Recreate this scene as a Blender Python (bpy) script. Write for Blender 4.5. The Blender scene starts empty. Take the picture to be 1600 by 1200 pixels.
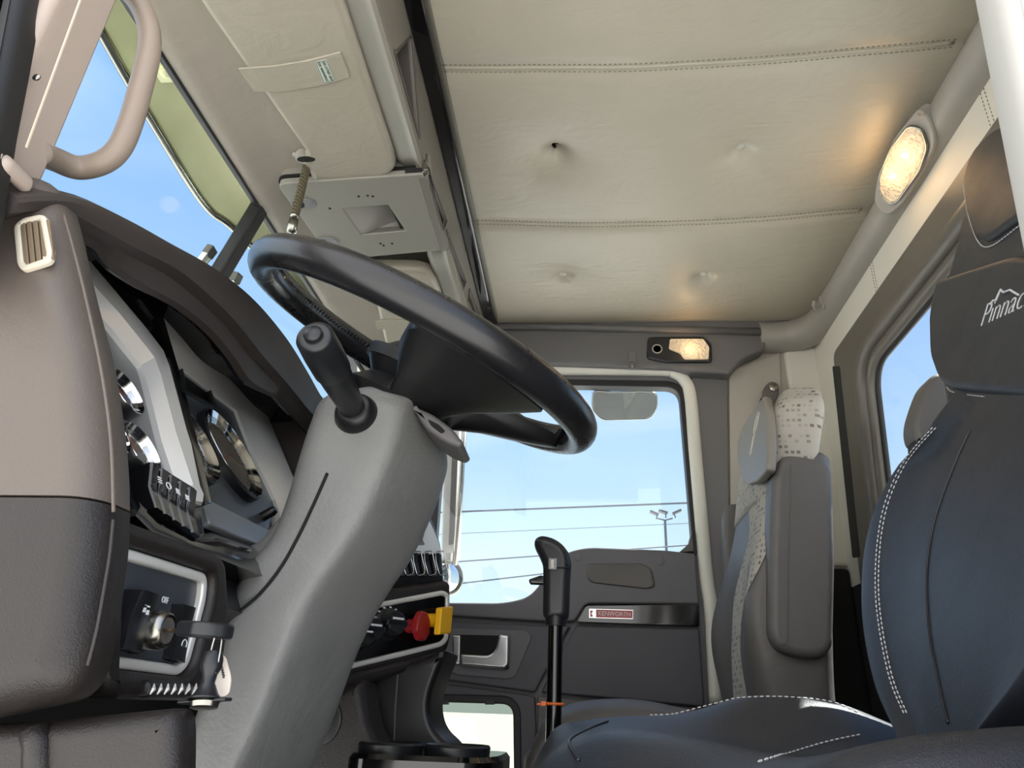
import bpy, bmesh, random
from math import *
from mathutils import Vector as V, Matrix
from mathutils.bvhtree import BVHTree
random.seed(7)
scene = bpy.context.scene
COL = scene.collection

# ------------------------------------------------------------------ camera
FPX = 1130.0
PSI, PIT, RHO = radians(5.9), radians(24.3), radians(2.0)
CAM = V((-0.30, 0.0, 0.60))
FW = V((cos(PIT)*cos(PSI), cos(PIT)*sin(PSI), sin(PIT)))
R0 = V((sin(PSI), -cos(PSI), 0)); U0 = R0.cross(FW)
RT = R0*cos(RHO) + U0*sin(RHO); UP = U0*cos(RHO) - R0*sin(RHO)
cd = bpy.data.cameras.new('camera'); cam = bpy.data.objects.new('camera', cd); COL.objects.link(cam)
cd.sensor_width = 36; cd.lens = FPX/1600*36; cd.clip_start = .02; cd.clip_end = 3000
mw = Matrix((RT, UP, -FW)).transposed().to_4x4(); mw.translation = CAM
cam.matrix_world = mw
scene.camera = cam

def ray(x, y): return FW + RT*((x-800)/FPX) - UP*((y-600)/FPX)
def PP(x, y, q, n):
    d = ray(x, y); q = V(q); n = V(n)
    return CAM + d*((q-CAM).dot(n)/d.dot(n))
def PX(x, y, v): return PP(x, y, (v, 0, 0), (1, 0, 0))
def PY(x, y, v): return PP(x, y, (0, v, 0), (0, 1, 0))
def PZ(x, y, v): return PP(x, y, (0, 0, v), (0, 0, 1))

class Plane:
    def __init__(s, o, ex, ey):
        s.o = V(o); s.ex = V(ex).normalized(); s.n = s.ex.cross(V(ey)).normalized(); s.ey = s.n.cross(s.ex)
    def px(s, x, y, w=0.0):
        d = PP(x, y, s.o+s.n*w, s.n) - s.o
        return (d.dot(s.ex), d.dot(s.ey))
    def pxs(s, pts): return [s.px(*p) for p in pts]
    def pt(s, u, v, w=0.0): return s.o + s.ex*u + s.ey*v + s.n*w
def planeX(x): return Plane((x, 0, 0), (0, -1, 0), (0, 0, 1))    # faces -X
def planeYr(y): return Plane((0, y, 0), (1, 0, 0), (0, 0, 1))    # faces -Y
def planeYf(y): return Plane((0, y, 0), (-1, 0, 0), (0, 0, 1))   # faces +Y
def planeZd(z): return Plane((0, 0, z), (1, 0, 0), (0, -1, 0))   # faces down

# ------------------------------------------------------------------ materials
def lin(c):
    c = c/255.0
    return c/12.92 if c <= .04045 else ((c+.055)/1.055)**2.4
MATS = {}
def mat(name, rgb, rough=.5, metal=0, bump=None, var=0.0, spec=.5, coat=0, creases=0, emit=None, sheen=0):
    m = bpy.data.materials.new(name); m.use_nodes = True
    nt = m.node_tree; b = nt.nodes['Principled BSDF']
    col = (lin(rgb[0]), lin(rgb[1]), lin(rgb[2]), 1)
    b.inputs['Base Color'].default_value = col
    b.inputs['Roughness'].default_value = rough
    b.inputs['Metallic'].default_value = metal
    b.inputs['Specular IOR Level'].default_value = spec
    b.inputs['Coat Weight'].default_value = coat
    b.inputs['Coat Roughness'].default_value = .12
    tc = nt.nodes.new('ShaderNodeTexCoord')
    if var:
        n = nt.nodes.new('ShaderNodeTexNoise'); n.inputs['Scale'].default_value = 9; n.inputs['Detail'].default_value = 8
        n.inputs['Roughness'].default_value = .65
        nt.links.new(tc.outputs['Object'], n.inputs['Vector'])
        mx = nt.nodes.new('ShaderNodeMix'); mx.data_type = 'RGBA'
        mx.inputs[6].default_value = tuple(c*(1-var) for c in col[:3])+(1,)
        mx.inputs[7].default_value = tuple(min(1, c*(1+var)) for c in col[:3])+(1,)
        nt.links.new(n.outputs['Fac'], mx.inputs[0]); nt.links.new(mx.outputs[2], b.inputs['Base Color'])
        rr = nt.nodes.new('ShaderNodeMapRange')
        rr.inputs[3].default_value = max(.02, rough-.12); rr.inputs[4].default_value = min(1, rough+.12)
        nt.links.new(n.outputs['Fac'], rr.inputs[0]); nt.links.new(rr.outputs[0], b.inputs['Roughness'])
    last = None
    if bump:
        kind, sc, st, dist = bump
        if kind == 'leather':
            t = nt.nodes.new('ShaderNodeTexVoronoi'); t.inputs['Scale'].default_value = sc; out = t.outputs['Distance']
            wn = nt.nodes.new('ShaderNodeTexNoise'); wn.inputs['Scale'].default_value = sc*.6
            ad = nt.nodes.new('ShaderNodeMixRGB'); ad.inputs[0].default_value = .02
            nt.links.new(tc.outputs['Object'], wn.inputs['Vector'])
            nt.links.new(tc.outputs['Object'], ad.inputs[1]); nt.links.new(wn.outputs['Color'], ad.inputs[2])
            nt.links.new(ad.outputs[0], t.inputs['Vector'])
        else:
            t = nt.nodes.new('ShaderNodeTexNoise'); t.inputs['Scale'].default_value = sc; t.inputs['Detail'].default_value = 6
            out = t.outputs['Fac']; nt.links.new(tc.outputs['Object'], t.inputs['Vector'])
        bp = nt.nodes.new('ShaderNodeBump'); bp.inputs['Strength'].default_value = st; bp.inputs['Distance'].default_value = dist
        nt.links.new(out, bp.inputs['Height']); last = bp
    if creases:
        mp = nt.nodes.new('ShaderNodeMapping'); mp.inputs['Scale'].default_value = (9, 4, 6); mp.inputs['Rotation'].default_value = (0, 0, .5)
        n2 = nt.nodes.new('ShaderNodeTexNoise'); n2.inputs['Scale'].default_value = 2.2; n2.inputs['Detail'].default_value = 9
        n2.inputs['Distortion'].default_value = 1.6
        nt.links.new(tc.outputs['Object'], mp.inputs['Vector']); nt.links.new(mp.outputs[0], n2.inputs['Vector'])
        b2 = nt.nodes.new('ShaderNodeBump'); b2.inputs['Strength'].default_value = creases; b2.inputs['Distance'].default_value = .006
        nt.links.new(n2.outputs['Fac'], b2.inputs['Height'])
        if last: nt.links.new(last.outputs[0], b2.inputs['Normal'])
        last = b2
    if last: nt.links.new(last.outputs[0], b.inputs['Normal'])
    if emit:
        b.inputs['Emission Color'].default_value = (lin(emit[0]), lin(emit[1]), lin(emit[2]), 1)
        b.inputs['Emission Strength'].default_value = emit[3]
    MATS[name] = m
    return m
M = MATS
mat('headliner_vinyl', (186, 179, 162), .40, bump=('noise', 60, .10, .004), var=.05, creases=.35)
mat('taupe_vinyl', (166, 158, 146), .48, bump=('leather', 420, .12, .001), var=.05, creases=.25)
mat('visor_vinyl', (160, 153, 138), .42, bump=('noise', 260, .08, .001), var=.05, creases=.4)
mat('console_plastic', (138, 134, 125), .42, bump=('noise', 700, .10, .0006), var=.03)
mat('pocket_plastic', (78, 74, 68), .5)
mat('console_shaded', (116, 111, 103), .42, bump=('noise', 700, .10, .0006), var=.03)  # console plastic again, with the rear face's shade put into the colour
mat('cream_vinyl', (214, 211, 200), .5, bump=('noise', 300, .08, .001), var=.03, creases=.15)
mat('trim_taupe', (158, 154, 146), .40, bump=('noise', 500, .08, .0008), var=.03)
mat('trim_slate', (101, 99, 99), .5, bump=('noise', 600, .08, .0006), var=.03)
mat('door_slate', (96, 94, 99), .5, bump=('leather', 500, .10, .0006), var=.03)
mat('door_dark', (70, 69, 76), .5, bump=('leather', 500, .10, .0006), var=.03)
mat('pillar_grey', (168, 162, 152), .5, bump=('noise', 500, .06, .0006), var=.03)
mat('window_frame_brown', (98, 93, 86), .38, bump=('noise', 500, .05, .0006))
mat('black_rubber', (22, 22, 24), .55)
mat('black_gloss', (12, 12, 14), .08, coat=.5)
mat('black_plastic', (22, 22, 24), .38, bump=('noise', 900, .06, .0004))
mat('black_satin', (30, 31, 34), .34)
mat('dark_gap', (8, 8, 8), .8)
mat('dash_taupe', (92, 83, 76), .46, bump=('leather', 330, .16, .0012), var=.05, creases=.2)
mat('dash_brown', (32, 27, 25), .44, bump=('leather', 330, .22, .0012), var=.05)
mat('hood_brown', (60, 53, 50), .5, bump=('leather', 420, .14, .001), var=.05)
mat('column_grey', (122, 122, 120), .44, bump=('noise', 260, .4, .0016), var=.24, creases=.22)
mat('silver_paint', (228, 226, 222), .30, metal=.35)
mat('chrome', (215, 215, 215), .06, metal=1)
mat('steel', (160, 158, 150), .25, metal=1)
mat('satin_chrome', (226, 226, 226), .22, metal=.9)
mat('wheel_leather', (26, 26, 28), .28, bump=('leather', 700, .08, .0006), var=.12, coat=.12)
mat('wheel_plastic', (24, 24, 26), .40, bump=('noise', 900, .08, .0005))
mat('seat_leather', (36, 39, 46), .42, bump=('leather', 380, .22, .0014), var=.06)
mat('thread_white', (205, 205, 205), .8)
mat('thread_grey', (140, 135, 122), .8)
mat('grey_vinyl', (92, 88, 85), .5, bump=('leather', 450, .12, .001), var=.06, creases=.3)
mat('smooth_grey_pad', (136, 131, 124), .45, bump=('leather', 450, .1, .001))
mat('red_plastic', (158, 30, 36), .35)
mat('badge_red', (176, 30, 44), .25)
mat('yellow_plastic', (240, 182, 24), .38)
mat('orange_plastic', (226, 110, 40), .4)
mat('white_paint', (188, 186, 180), .35)
mat('jamb_cream', (226, 208, 184), .4, bump=('noise', 30, .15, .002), var=.10)
mat('a_pillar_taupe', (176, 160, 148), .45, bump=('leather', 420, .12, .001))
mat('handle_taupe', (146, 131, 118), .45, bump=('leather', 420, .1, .0008), var=.04)
mat('button_cover', (200, 196, 182), .35)
mat('label_green', (188, 198, 186), .5)
mat('ink', (40, 46, 42), .6)
mat('white_mark', (225, 228, 230), .5)
mat('tag_paper', (232, 220, 208), .7)
mat('key_blade', (150, 132, 108), .3, metal=1)
mat('dial_black', (16, 17, 19), .3)
mat('dial_face', (120, 112, 100), .4)
mat('panel_slate', (58, 62, 68), .35)
mat('panel_grey', (126, 127, 128), .35, metal=.3)
mat('vent_ivory', (206, 196, 178), .5, var=.12)
mat('vent_slat', (120, 104, 84), .5)
mat('visor_steel', (250, 242, 190), .4, var=.25)
mat('cord_olive', (78, 70, 50), .7, bump=('noise', 900, .4, .001))
mat('concrete', (194, 192, 186), .9, var=.15)
mat('carpet_dark', (26, 25, 25), .95)
mat('post_grey', (52, 58, 66), .5)
mat('wire_dark', (56, 64, 76), .6)
mat('mirror_face', (225, 228, 230), .02, metal=1)
mat('bulb', (255, 220, 160), .4, emit=(255, 196, 110, 6))
mat('hazard_red', (190, 40, 50), .5)

def glass_mat(name, tint, refl=.06, rough=0.0):
    m = bpy.data.materials.new(name); m.use_nodes = True; nt = m.node_tree
    nt.nodes.remove(nt.nodes['Principled BSDF'])
    out = nt.nodes['Material Output']
    t = nt.nodes.new('ShaderNodeBsdfTransparent'); t.inputs[0].default_value = (*tint, 1)
    g = nt.nodes.new('ShaderNodeBsdfGlossy'); g.inputs['Roughness'].default_value = rough
    ge = nt.nodes.new('ShaderNodeNewGeometry')
    def mth(op, x, y=None):
        n = nt.nodes.new('ShaderNodeMath'); n.operation = op
        for i, q in enumerate((x, y)):
            if q is None: continue
            if isinstance(q, (int, float)): n.inputs[i].default_value = q
            else: nt.links.new(q, n.inputs[i])
        return n.outputs[0]
    dt = nt.nodes.new('ShaderNodeVectorMath'); dt.operation = 'DOT_PRODUCT'
    nt.links.new(ge.outputs['Normal'], dt.inputs[0]); nt.links.new(ge.outputs['Incoming'], dt.inputs[1])
    c1 = mth('SUBTRACT', 1.0, mth('ABSOLUTE', dt.outputs['Value']))
    fres = mth('MINIMUM', mth('ADD', mth('MULTIPLY', mth('POWER', c1, 5.0), .6), refl), 1.0)
    mx = nt.nodes.new('ShaderNodeMixShader')
    nt.links.new(fres, mx.inputs[0])
    nt.links.new(t.outputs[0], mx.inputs[1]); nt.links.new(g.outputs[0], mx.inputs[2]); nt.links.new(mx.outputs[0], out.inputs[0])
    MATS[name] = m
glass_mat('window_glass', (.965, .985, .975), .03)
glass_mat('windshield_glass', (.95, .98, .955), .008)
glass_mat('tinted_glass', (.61, .64, .57), .03)
glass_mat('gauge_glass', (.97, .97, .97), .05)

def lens_mat():
    m = bpy.data.materials.new('lamp_lens'); m.use_nodes = True; nt = m.node_tree; b = nt.nodes['Principled BSDF']
    b.inputs['Base Color'].default_value = (1, .93, .8, 1); b.inputs['Roughness'].default_value = .12
    b.inputs['Alpha'].default_value = .42
    tc = nt.nodes.new('ShaderNodeTexCoord'); v = nt.nodes.new('ShaderNodeTexVoronoi'); v.inputs['Scale'].default_value = 130
    bp = nt.nodes.new('ShaderNodeBump'); bp.inputs['Strength'].default_value = .9; bp.inputs['Distance'].default_value = .004
    nt.links.new(tc.outputs['Object'], v.inputs['Vector']); nt.links.new(v.outputs['Distance'], bp.inputs['Height'])
    nt.links.new(bp.outputs[0], b.inputs['Normal'])
    b.inputs['Emission Color'].default_value = (1, .72, .38, 1)
    er = nt.nodes.new('ShaderNodeMapRange'); er.inputs[1].default_value = 0; er.inputs[2].default_value = .7
    er.inputs[3].default_value = .05; er.inputs[4].default_value = .40
    nt.links.new(v.outputs['Distance'], er.inputs[0]); nt.links.new(er.outputs[0], b.inputs['Emission Strength'])
    MATS['lamp_lens'] = m
lens_mat()

def fabric_mat():
    m = bpy.data.materials.new('speckled_fabric'); m.use_nodes = True; nt = m.node_tree; b = nt.nodes['Principled BSDF']
    b.inputs['Roughness'].default_value = .9; b.inputs['Specular IOR Level'].default_value = .2
    tc = nt.nodes.new('ShaderNodeTexCoord'); mp = nt.nodes.new('ShaderNodeMapping'); mp.inputs['Scale'].default_value = (85, 85, 85)
    nt.links.new(tc.outputs['Object'], mp.inputs['Vector'])
    sep = nt.nodes.new('ShaderNodeSeparateXYZ'); nt.links.new(mp.outputs[0], sep.inputs[0])
    ad = nt.nodes.new('ShaderNodeMath'); ad.operation = 'ADD'
    nt.links.new(sep.outputs[0], ad.inputs[0]); nt.links.new(sep.outputs[1], ad.inputs[1])
    cb = nt.nodes.new('ShaderNodeCombineXYZ'); nt.links.new(ad.outputs[0], cb.inputs[0]); nt.links.new(sep.outputs[2], cb.inputs[1])
    fl = nt.nodes.new('ShaderNodeVectorMath'); fl.operation = 'FLOOR'; nt.links.new(cb.outputs[0], fl.inputs[0])
    wn = nt.nodes.new('ShaderNodeTexWhiteNoise'); wn.noise_dimensions = '2D'; nt.links.new(fl.outputs[0], wn.inputs['Vector'])
    fr = nt.nodes.new('ShaderNodeVectorMath'); fr.operation = 'FRACTION'; nt.links.new(cb.outputs[0], fr.inputs[0])
    s2 = nt.nodes.new('ShaderNodeSeparateXYZ'); nt.links.new(fr.outputs[0], s2.inputs[0])
    def lt(o, v):
        n = nt.nodes.new('ShaderNodeMath'); n.operation = 'LESS_THAN'; n.inputs[1].default_value = v; nt.links.new(o, n.inputs[0]); return n.outputs[0]
    def mul(a, c):
        n = nt.nodes.new('ShaderNodeMath'); n.operation = 'MULTIPLY'; nt.links.new(a, n.inputs[0])
        if isinstance(c, float): n.inputs[1].default_value = c
        else: nt.links.new(c, n.inputs[1])
        return n.outputs[0]
    k = mul(mul(lt(s2.outputs[0], .62), lt(s2.outputs[1], .55)), lt(wn.outputs['Value'], .55))
    sc = nt.nodes.new('ShaderNodeSeparateColor'); nt.links.new(wn.outputs['Color'], sc.inputs[0])
    k = mul(k, sc.outputs[1])
    mx = nt.nodes.new('ShaderNodeMix'); mx.data_type = 'RGBA'
    mx.inputs[6].default_value = (lin(168), lin(162), lin(153), 1); mx.inputs[7].default_value = (lin(104), lin(97), lin(89), 1)
    nt.links.new(k, mx.inputs[0]); nt.links.new(mx.outputs[2], b.inputs['Base Color'])
    MATS['speckled_fabric'] = m
fabric_mat()

# ------------------------------------------------------------------ mesh helpers
def cr_path(pts, n=8, closed=False):
    pts = [V(p) for p in pts]; m = len(pts); out = []
    rng = range(m) if closed else range(m-1)
    for i in rng:
        if closed: p0, p1, p2, p3 = pts[i-1], pts[i], pts[(i+1) % m], pts[(i+2) % m]
        else: p0, p1, p2, p3 = pts[max(i-1, 0)], pts[i], pts[i+1], pts[min(i+2, m-1)]
        for k in range(n):
            t = k/n
            out.append(.5*((2*p1)+(p2-p0)*t+(2*p0-5*p1+4*p2-p3)*t*t+(3*p1-p0-3*p2+p3)*t**3))
    if not closed: out.append(pts[-1].copy())
    return out
def interp(tab, t):
    """piecewise smooth interpolation of rows (t, a, b, ...)"""
    if t <= tab[0][0]: return tab[0][1:]
    if t >= tab[-1][0]: return tab[-1][1:]
    for i in range(len(tab)-1):
        if tab[i][0] <= t <= tab[i+1][0]:
            p0, p1, p2, p3 = tab[max(i-1, 0)], tab[i], tab[i+1], tab[min(i+2, len(tab)-1)]
            h = p2[0]-p1[0]; s = (t-p1[0])/h; r = []
            for j in range(1, len(p1)):
                m1 = (p2[j]-p0[j])/(p2[0]-p0[0])*h; m2 = (p3[j]-p1[j])/(p3[0]-p1[0])*h
                r.append((2*s**3-3*s*s+1)*p1[j]+(s**3-2*s*s+s)*m1+(-2*s**3+3*s*s)*p2[j]+(s**3-s*s)*m2)
            return tuple(r)
def rounded(pts, r, n=5):
    """round the corners of a 2D polygon; r is one radius or one per corner"""
    m = len(pts); out = []
    for i in range(m):
        a, b, c = V(pts[i-1]), V(pts[i]), V(pts[(i+1) % m])
        rr = r[i] if isinstance(r, (list, tuple)) else r
        d1, d2 = (a-b), (c-b); l1, l2 = d1.length, d2.length
        k = min(rr, l1*.48, l2*.48)
        if k < 1e-6: out.append(tuple(b)); continue
        p, q = b+d1/l1*k, b+d2/l2*k
        for j in range(n+1):
            t = j/n; out.append(tuple(p*(1-t)**2+b*2*t*(1-t)+q*t*t))
    return out
def offs(pts, d):
    """offset a 2D polygon (positive = outwards)"""
    m = len(pts); ar = sum(pts[i-1][0]*pts[i][1]-pts[i][0]*pts[i-1][1] for i in range(m))
    s = 1 if ar > 0 else -1; out = []
    for i in range(m):
        a, b, c = V(pts[i-1]), V(pts[i]), V(pts[(i+1) % m])
        e1 = (b-a); e2 = (c-b)
        if e1.length < 1e-9: e1 = e2
        if e2.length < 1e-9: e2 = e1
        e1 = e1.normalized(); e2 = e2.normalized()
        n1 = V((e1.y, -e1.x))*s; n2 = V((e2.y, -e2.x))*s
        nn = n1+n2; k = max(.35, nn.dot(n1))
        out.append(tuple(b+nn*(d/k)))
    return out
def soften(poly, r):
    """round only the sharp corners of a polygon"""
    m = len(poly); rr = []
    pts = [poly[i] for i in range(m) if (V(poly[i])-V(poly[i-1])).length > 1e-6]; m = len(pts)
    for i in range(m):
        a, b, c = V(pts[i-1]), V(pts[i]), V(pts[(i+1) % m])
        e1, e2 = (b-a).normalized(), (c-b).normalized()
        rr.append(r if e1.dot(e2) < .87 else 0)
    return rounded(pts, rr, 4)
def inset(poly, d):
    """move the outline by d (negative = inwards) and collapse edges that turn over"""
    if abs(d) < 1e-9: return [tuple(p) for p in poly]
    q = [V(p) for p in offs(poly, d)]; m = len(q)
    for _ in range(6):
        bad = [i for i in range(m) if (q[(i+1) % m]-q[i]).dot(V(poly[(i+1) % m])-V(poly[i])) < 0]
        if not bad: break
        for i in bad:
            c = (q[i]+q[(i+1) % m])/2; q[i] = c; q[(i+1) % m] = c.copy()
    return [tuple(p) for p in q]
def ell(cx, cy, rx, ry=None, n=32):
    ry = ry or rx
    return [(cx+rx*cos(2*pi*k/n), cy+ry*sin(2*pi*k/n)) for k in range(n)]
def rrect(x0, y0, x1, y1, r, n=5): return rounded([(x0, y0), (x1, y0), (x1, y1), (x0, y1)], r, n)

def thing(name, label, cat, loc=(0, 0, 0), group=None):
    o = bpy.data.objects.new(name, None); COL.objects.link(o); o.empty_display_size = .05
    o.location = loc; o['label'] = label; o['category'] = cat
    if group: o['group'] = group
    return o
def tag(o, label, cat, group=None, kind=None):
    o['label'] = label; o['category'] = cat
    if group: o['group'] = group
    if kind: o['kind'] = kind
    return o
def structure(o, label=None):
    o['kind'] = 'structure'
    if label: o['label'] = label
    return o
def root_of(o):
    l = V(o.location)
    while o.parent: o = o.parent; l += V(o.location)
    return l

class MB:
    def __init__(s): s.v = []; s.f = []; s.wn = False
    def add(s, v, f):
        k = len(s.v); s.v += [V(p) for p in v]; s.f += [tuple(i+k for i in q) for q in f]; return s
    def prism(s, pts, vec):
        pts = [V(p) for p in pts]; vec = V(vec); n = len(pts)
        v = pts+[p+vec for p in pts]
        f = [tuple(range(n))[::-1], tuple(range(n, 2*n))]+[(i, (i+1) % n, n+(i+1) % n, n+i) for i in range(n)]
        return s.add(v, f)
    def box(s, c, d, ax=None):
        c = V(c); ax = ax or (V((1, 0, 0)), V((0, 1, 0)), V((0, 0, 1)))
        a, b, e = [V(ax[i])*d[i]/2 for i in range(3)]
        v = [c+a*i+b*j+e*k for i in (-1, 1) for j in (-1, 1) for k in (-1, 1)]
        return s.add(v, [(0, 1, 3, 2), (4, 6, 7, 5), (0, 4, 5, 1), (2, 3, 7, 6), (0, 2, 6, 4), (1, 5, 7, 3)])
    def loft(s, rings, caps=True, loop=False, ring_closed=True):
        n = len(rings[0]); v = [p for r in rings for p in r]; f = []; m = len(rings)
        for i in range(m if loop else m-1):
            j = (i+1) % m
            for k in range(n if ring_closed else n-1):
                l = (k+1) % n
                f.append((i*n+k, i*n+l, j*n+l, j*n+k))
        if caps and not loop and ring_closed: f += [tuple(range(n))[::-1], tuple(range((m-1)*n, m*n))]
        return s.add(v, f)
    def tube(s, path, r, n=10, closed=False, flat=1.0, up=None):
        path = [V(p) for p in path]; m = len(path); rings = []
        nrm = None
        for i, p in enumerate(path):
            if closed: t = path[(i+1) % m]-path[i-1]
            else: t = path[min(i+1, m-1)]-path[max(i-1, 0)]
            t.normalize()
            if nrm is None:
                a = V(up) if up else (V((0, 0, 1)) if abs(t.z) < .9 else V((1, 0, 0)))
                nrm = (a-t*a.dot(t)).normalized()
            else: nrm = (nrm-t*nrm.dot(t)).normalized()
            if up: a = V(up); nrm = (a-t*a.dot(t)).normalized()
            b = t.cross(nrm); rr = r[i] if isinstance(r, (list, tuple)) else r
            rings.append([p+nrm*(cos(2*pi*k/n)*rr*flat)+b*(sin(2*pi*k/n)*rr) for k in range(n)])
        return s.loft(rings, caps=not closed, loop=closed)
    def lathe(s, prof, o, axis, n=32, closed_prof=False):
        o = V(o); ax = V(axis).normalized(); a = V((0, 0, 1)) if abs(ax.z) < .9 else V((1, 0, 0))
        e1 = (a-ax*a.dot(ax)).normalized(); e2 = ax.cross(e1)
        rings = [[o+ax*h+(e1*cos(2*pi*k/n)+e2*sin(2*pi*k/n))*max(r, 1e-5) for k in range(n)] for r, h in prof]
        return s.loft(rings, caps=not closed_prof, loop=closed_prof)
    def sphere(s, c, r, n=16, sc=(1, 1, 1)):
        prof = []
        c = V(c); rings = []
        for i in range(n//2+1):
            t = -pi/2+pi*i/(n//2)
            rings.append([c+V((max(cos(t), 1e-4)*cos(2*pi*k/n)*r*sc[0], max(cos(t), 1e-4)*sin(2*pi*k/n)*r*sc[1], sin(t)*r*sc[2])) for k in range(n)])
        return s.loft(rings)
    def curve(s, cu, fn):
        ob = bpy.data.objects.new('t', cu)
        me = bpy.data.meshes.new_from_object(ob)
        v = [fn(p.co) for p in me.vertices]; f = [tuple(q.vertices) for q in me.polygons]
        bpy.data.objects.remove(ob); bpy.data.meshes.remove(me); bpy.data.curves.remove(cu)
        return s.add(v, f)
    def fill(s, pl, polys, w):
        cu = bpy.data.curves.new('t', 'CURVE'); cu.dimensions = '2D'; cu.fill_mode = 'BOTH'
        for poly in polys:
            sp = cu.splines.new('POLY'); sp.points.add(len(poly)-1)
            for i, p in enumerate(poly): sp.points[i].co = (p[0], p[1], 0, 1)
            sp.use_cyclic_u = True
        return s.curve(cu, lambda c: pl.pt(c.x, c.y, w))
    def plate(s, pl, outer, holes=(), w0=-.01, w1=0.0, bevel=0.0, res=3):
        """slab with rounded edges between heights w0 and w1 over a plane, with holes"""
        s.wn = True
        bevel = min(bevel, (w1-w0)*.49)
        prep = []
        for i, poly in enumerate([outer]+list(holes)):
            sg = -1 if i == 0 else 1
            if bevel > 0: poly = soften(poly, bevel*1.25)
            prof = [(0, w0+bevel*.6 if bevel else w0), (0, w1-bevel)] if bevel else [(0, w0), (0, w1)]
            if bevel: prof = [(bevel*.5, w0)]+prof+[(bevel*(1-cos(t)), w1-bevel+bevel*sin(t)) for t in [pi/2*k/(res+1) for k in range(1, res+2)]]
            rings = [(inset(poly, sg*d), w) for d, w in prof]
            s.loft([[pl.pt(p[0], p[1], w) for p in r] for r, w in rings], caps=False)
            prep.append((rings[0][0], rings[-1][0]))
        s.fill(pl, [p[0] for p in prep], w0); s.fill(pl, [p[1] for p in prep], w1)
        return s
    def text(s, body, pl, u, v, size, w=.0005, rot=0, ext=.0003, squash=1.0, align='CENTER', shear=0, thin=0):
        cu = bpy.data.curves.new('t', 'FONT'); cu.body = body; cu.size = size; cu.extrude = ext
        cu.align_x = align; cu.align_y = 'CENTER'; cu.shear = shear; cu.offset = -thin
        c, q = cos(rot), sin(rot)
        return s.curve(cu, lambda p: pl.pt(u+p.x*squash*c-p.y*q, v+p.x*squash*q+p.y*c, w+p.z))
    def build(s, name, m, parent=None, ang=38, bevel=None, segs=3, sub=0, label=None, flatshade=False, cut=None):
        me = bpy.data.meshes.new(name)
        off = root_of(parent) if parent else None
        vs = s.v
        if off is None:
            lo = [min(p[i] for p in vs) for i in range(3)]; hi = [max(p[i] for p in vs) for i in range(3)]
            org = V(((lo[0]+hi[0])/2, (lo[1]+hi[1])/2, lo[2]))
        else: org = off
        me.from_pydata([tuple(p-org) for p in vs], [], s.f)
        bm = bmesh.new(); bm.from_mesh(me)
        bmesh.ops.remove_doubles(bm, verts=bm.verts, dist=4e-6)
        bmesh.ops.dissolve_degenerate(bm, edges=bm.edges, dist=1e-7)
        bmesh.ops.recalc_face_normals(bm, faces=bm.faces)
        if cut:
            geo = bm.verts[:]+bm.edges[:]+bm.faces[:]
            r = bmesh.ops.bisect_plane(bm, geom=geo, plane_co=V(cut[0])-org, plane_no=V(cut[1]), clear_outer=True)
            ed = [e for e in r['geom_cut'] if isinstance(e, bmesh.types.BMEdge)]
            bmesh.ops.holes_fill(bm, edges=ed)
        bm.to_mesh(me); bm.free()
        me.materials.append(MATS[m])
        o = bpy.data.objects.new(name, me); COL.objects.link(o)
        if parent: o.parent = parent
        else: o.location = org
        if bevel:
            b = o.modifiers.new('bevel', 'BEVEL'); b.width = bevel; b.segments = segs; b.limit_method = 'ANGLE'; b.angle_limit = radians(40)
        if sub:
            b = o.modifiers.new('sub', 'SUBSURF'); b.levels = sub; b.render_levels = sub
        if not flatshade:
            me.shade_smooth()
            if not sub: me.set_sharp_from_angle(angle=radians(180 if bevel else ang))
        if bevel or (s.wn and not flatshade):
            b = o.modifiers.new('wn', 'WEIGHTED_NORMAL'); b.keep_sharp = True
        if label: o['label'] = label
        return o

def dashes(mb, path, dash, gap, r):
    """stitches: short capsules along a path"""
    path = [V(p) for p in path]; acc = 0.0; cur = None; period = dash+gap; L = [0]
    for a, b in zip(path, path[1:]): L.append(L[-1]+(b-a).length)
    def at(d):
        for i in range(len(L)-1):
            if d <= L[i+1]:
                t = (d-L[i])/max(L[i+1]-L[i], 1e-9); return path[i].lerp(path[i+1], t)
        return path[-1]
    d = 0
    while d+dash < L[-1]:
        mb.tube([at(d), at(d+dash/2), at(d+dash)], [r*.6, r, r*.6], n=5); d += period
    return mb
# ================================================================== CAB SHELL
# ---- ceiling: padded vinyl headliner with two stitched seams and tufted buttons
CX0, CX1, CY0, CY1 = .06, 1.72, -.70, .285
SEAMS = (.705, 1.187)
HOLE = PZ(868, 243, 1.718); BTN = [PZ(1157, 237, 1.712), PZ(880, 438, 1.715), PZ(1101, 435, 1.715)]
TUFT = [HOLE]+BTN
def ceil_z(x, y):
    s = max(0, min(1, (y-CY0)/(CY1-CY0)))
    fall = max(0, min(1, (CX1-x)/.45))
    z = 1.725-.024*sin(pi*s)*fall**.6
    xs = [CX0-.2]+list(SEAMS)+[CX1+.02]
    for q in SEAMS:
        z += .007*exp(-((x-q)/.02)**2)
    for i, t in enumerate(TUFT):
        d = sqrt((x-t.x)**2+(y-t.y)**2)
        k = 2.0 if i == 0 else 1.2
        z += k*(.014*exp(-(d/.022)**2)+.008*exp(-(d/.07)**2))
    z += .0016*sin(9*x+3*sin(5*y))*sin(7*y+2)
    return z
NX, NY = 230, 150
v = [(CX0+(CX1-CX0)*i/NX, CY0+(CY1-CY0)*j/NY, 0) for i in range(NX+1) for j in range(NY+1)]
v = [(a, b, ceil_z(a, b)) for a, b, c in v]
f = [(i*(NY+1)+j, i*(NY+1)+j+1, (i+1)*(NY+1)+j+1, (i+1)*(NY+1)+j) for i in range(NX) for j in range(NY)]
mb = MB(); mb.add(v, f)
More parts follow.
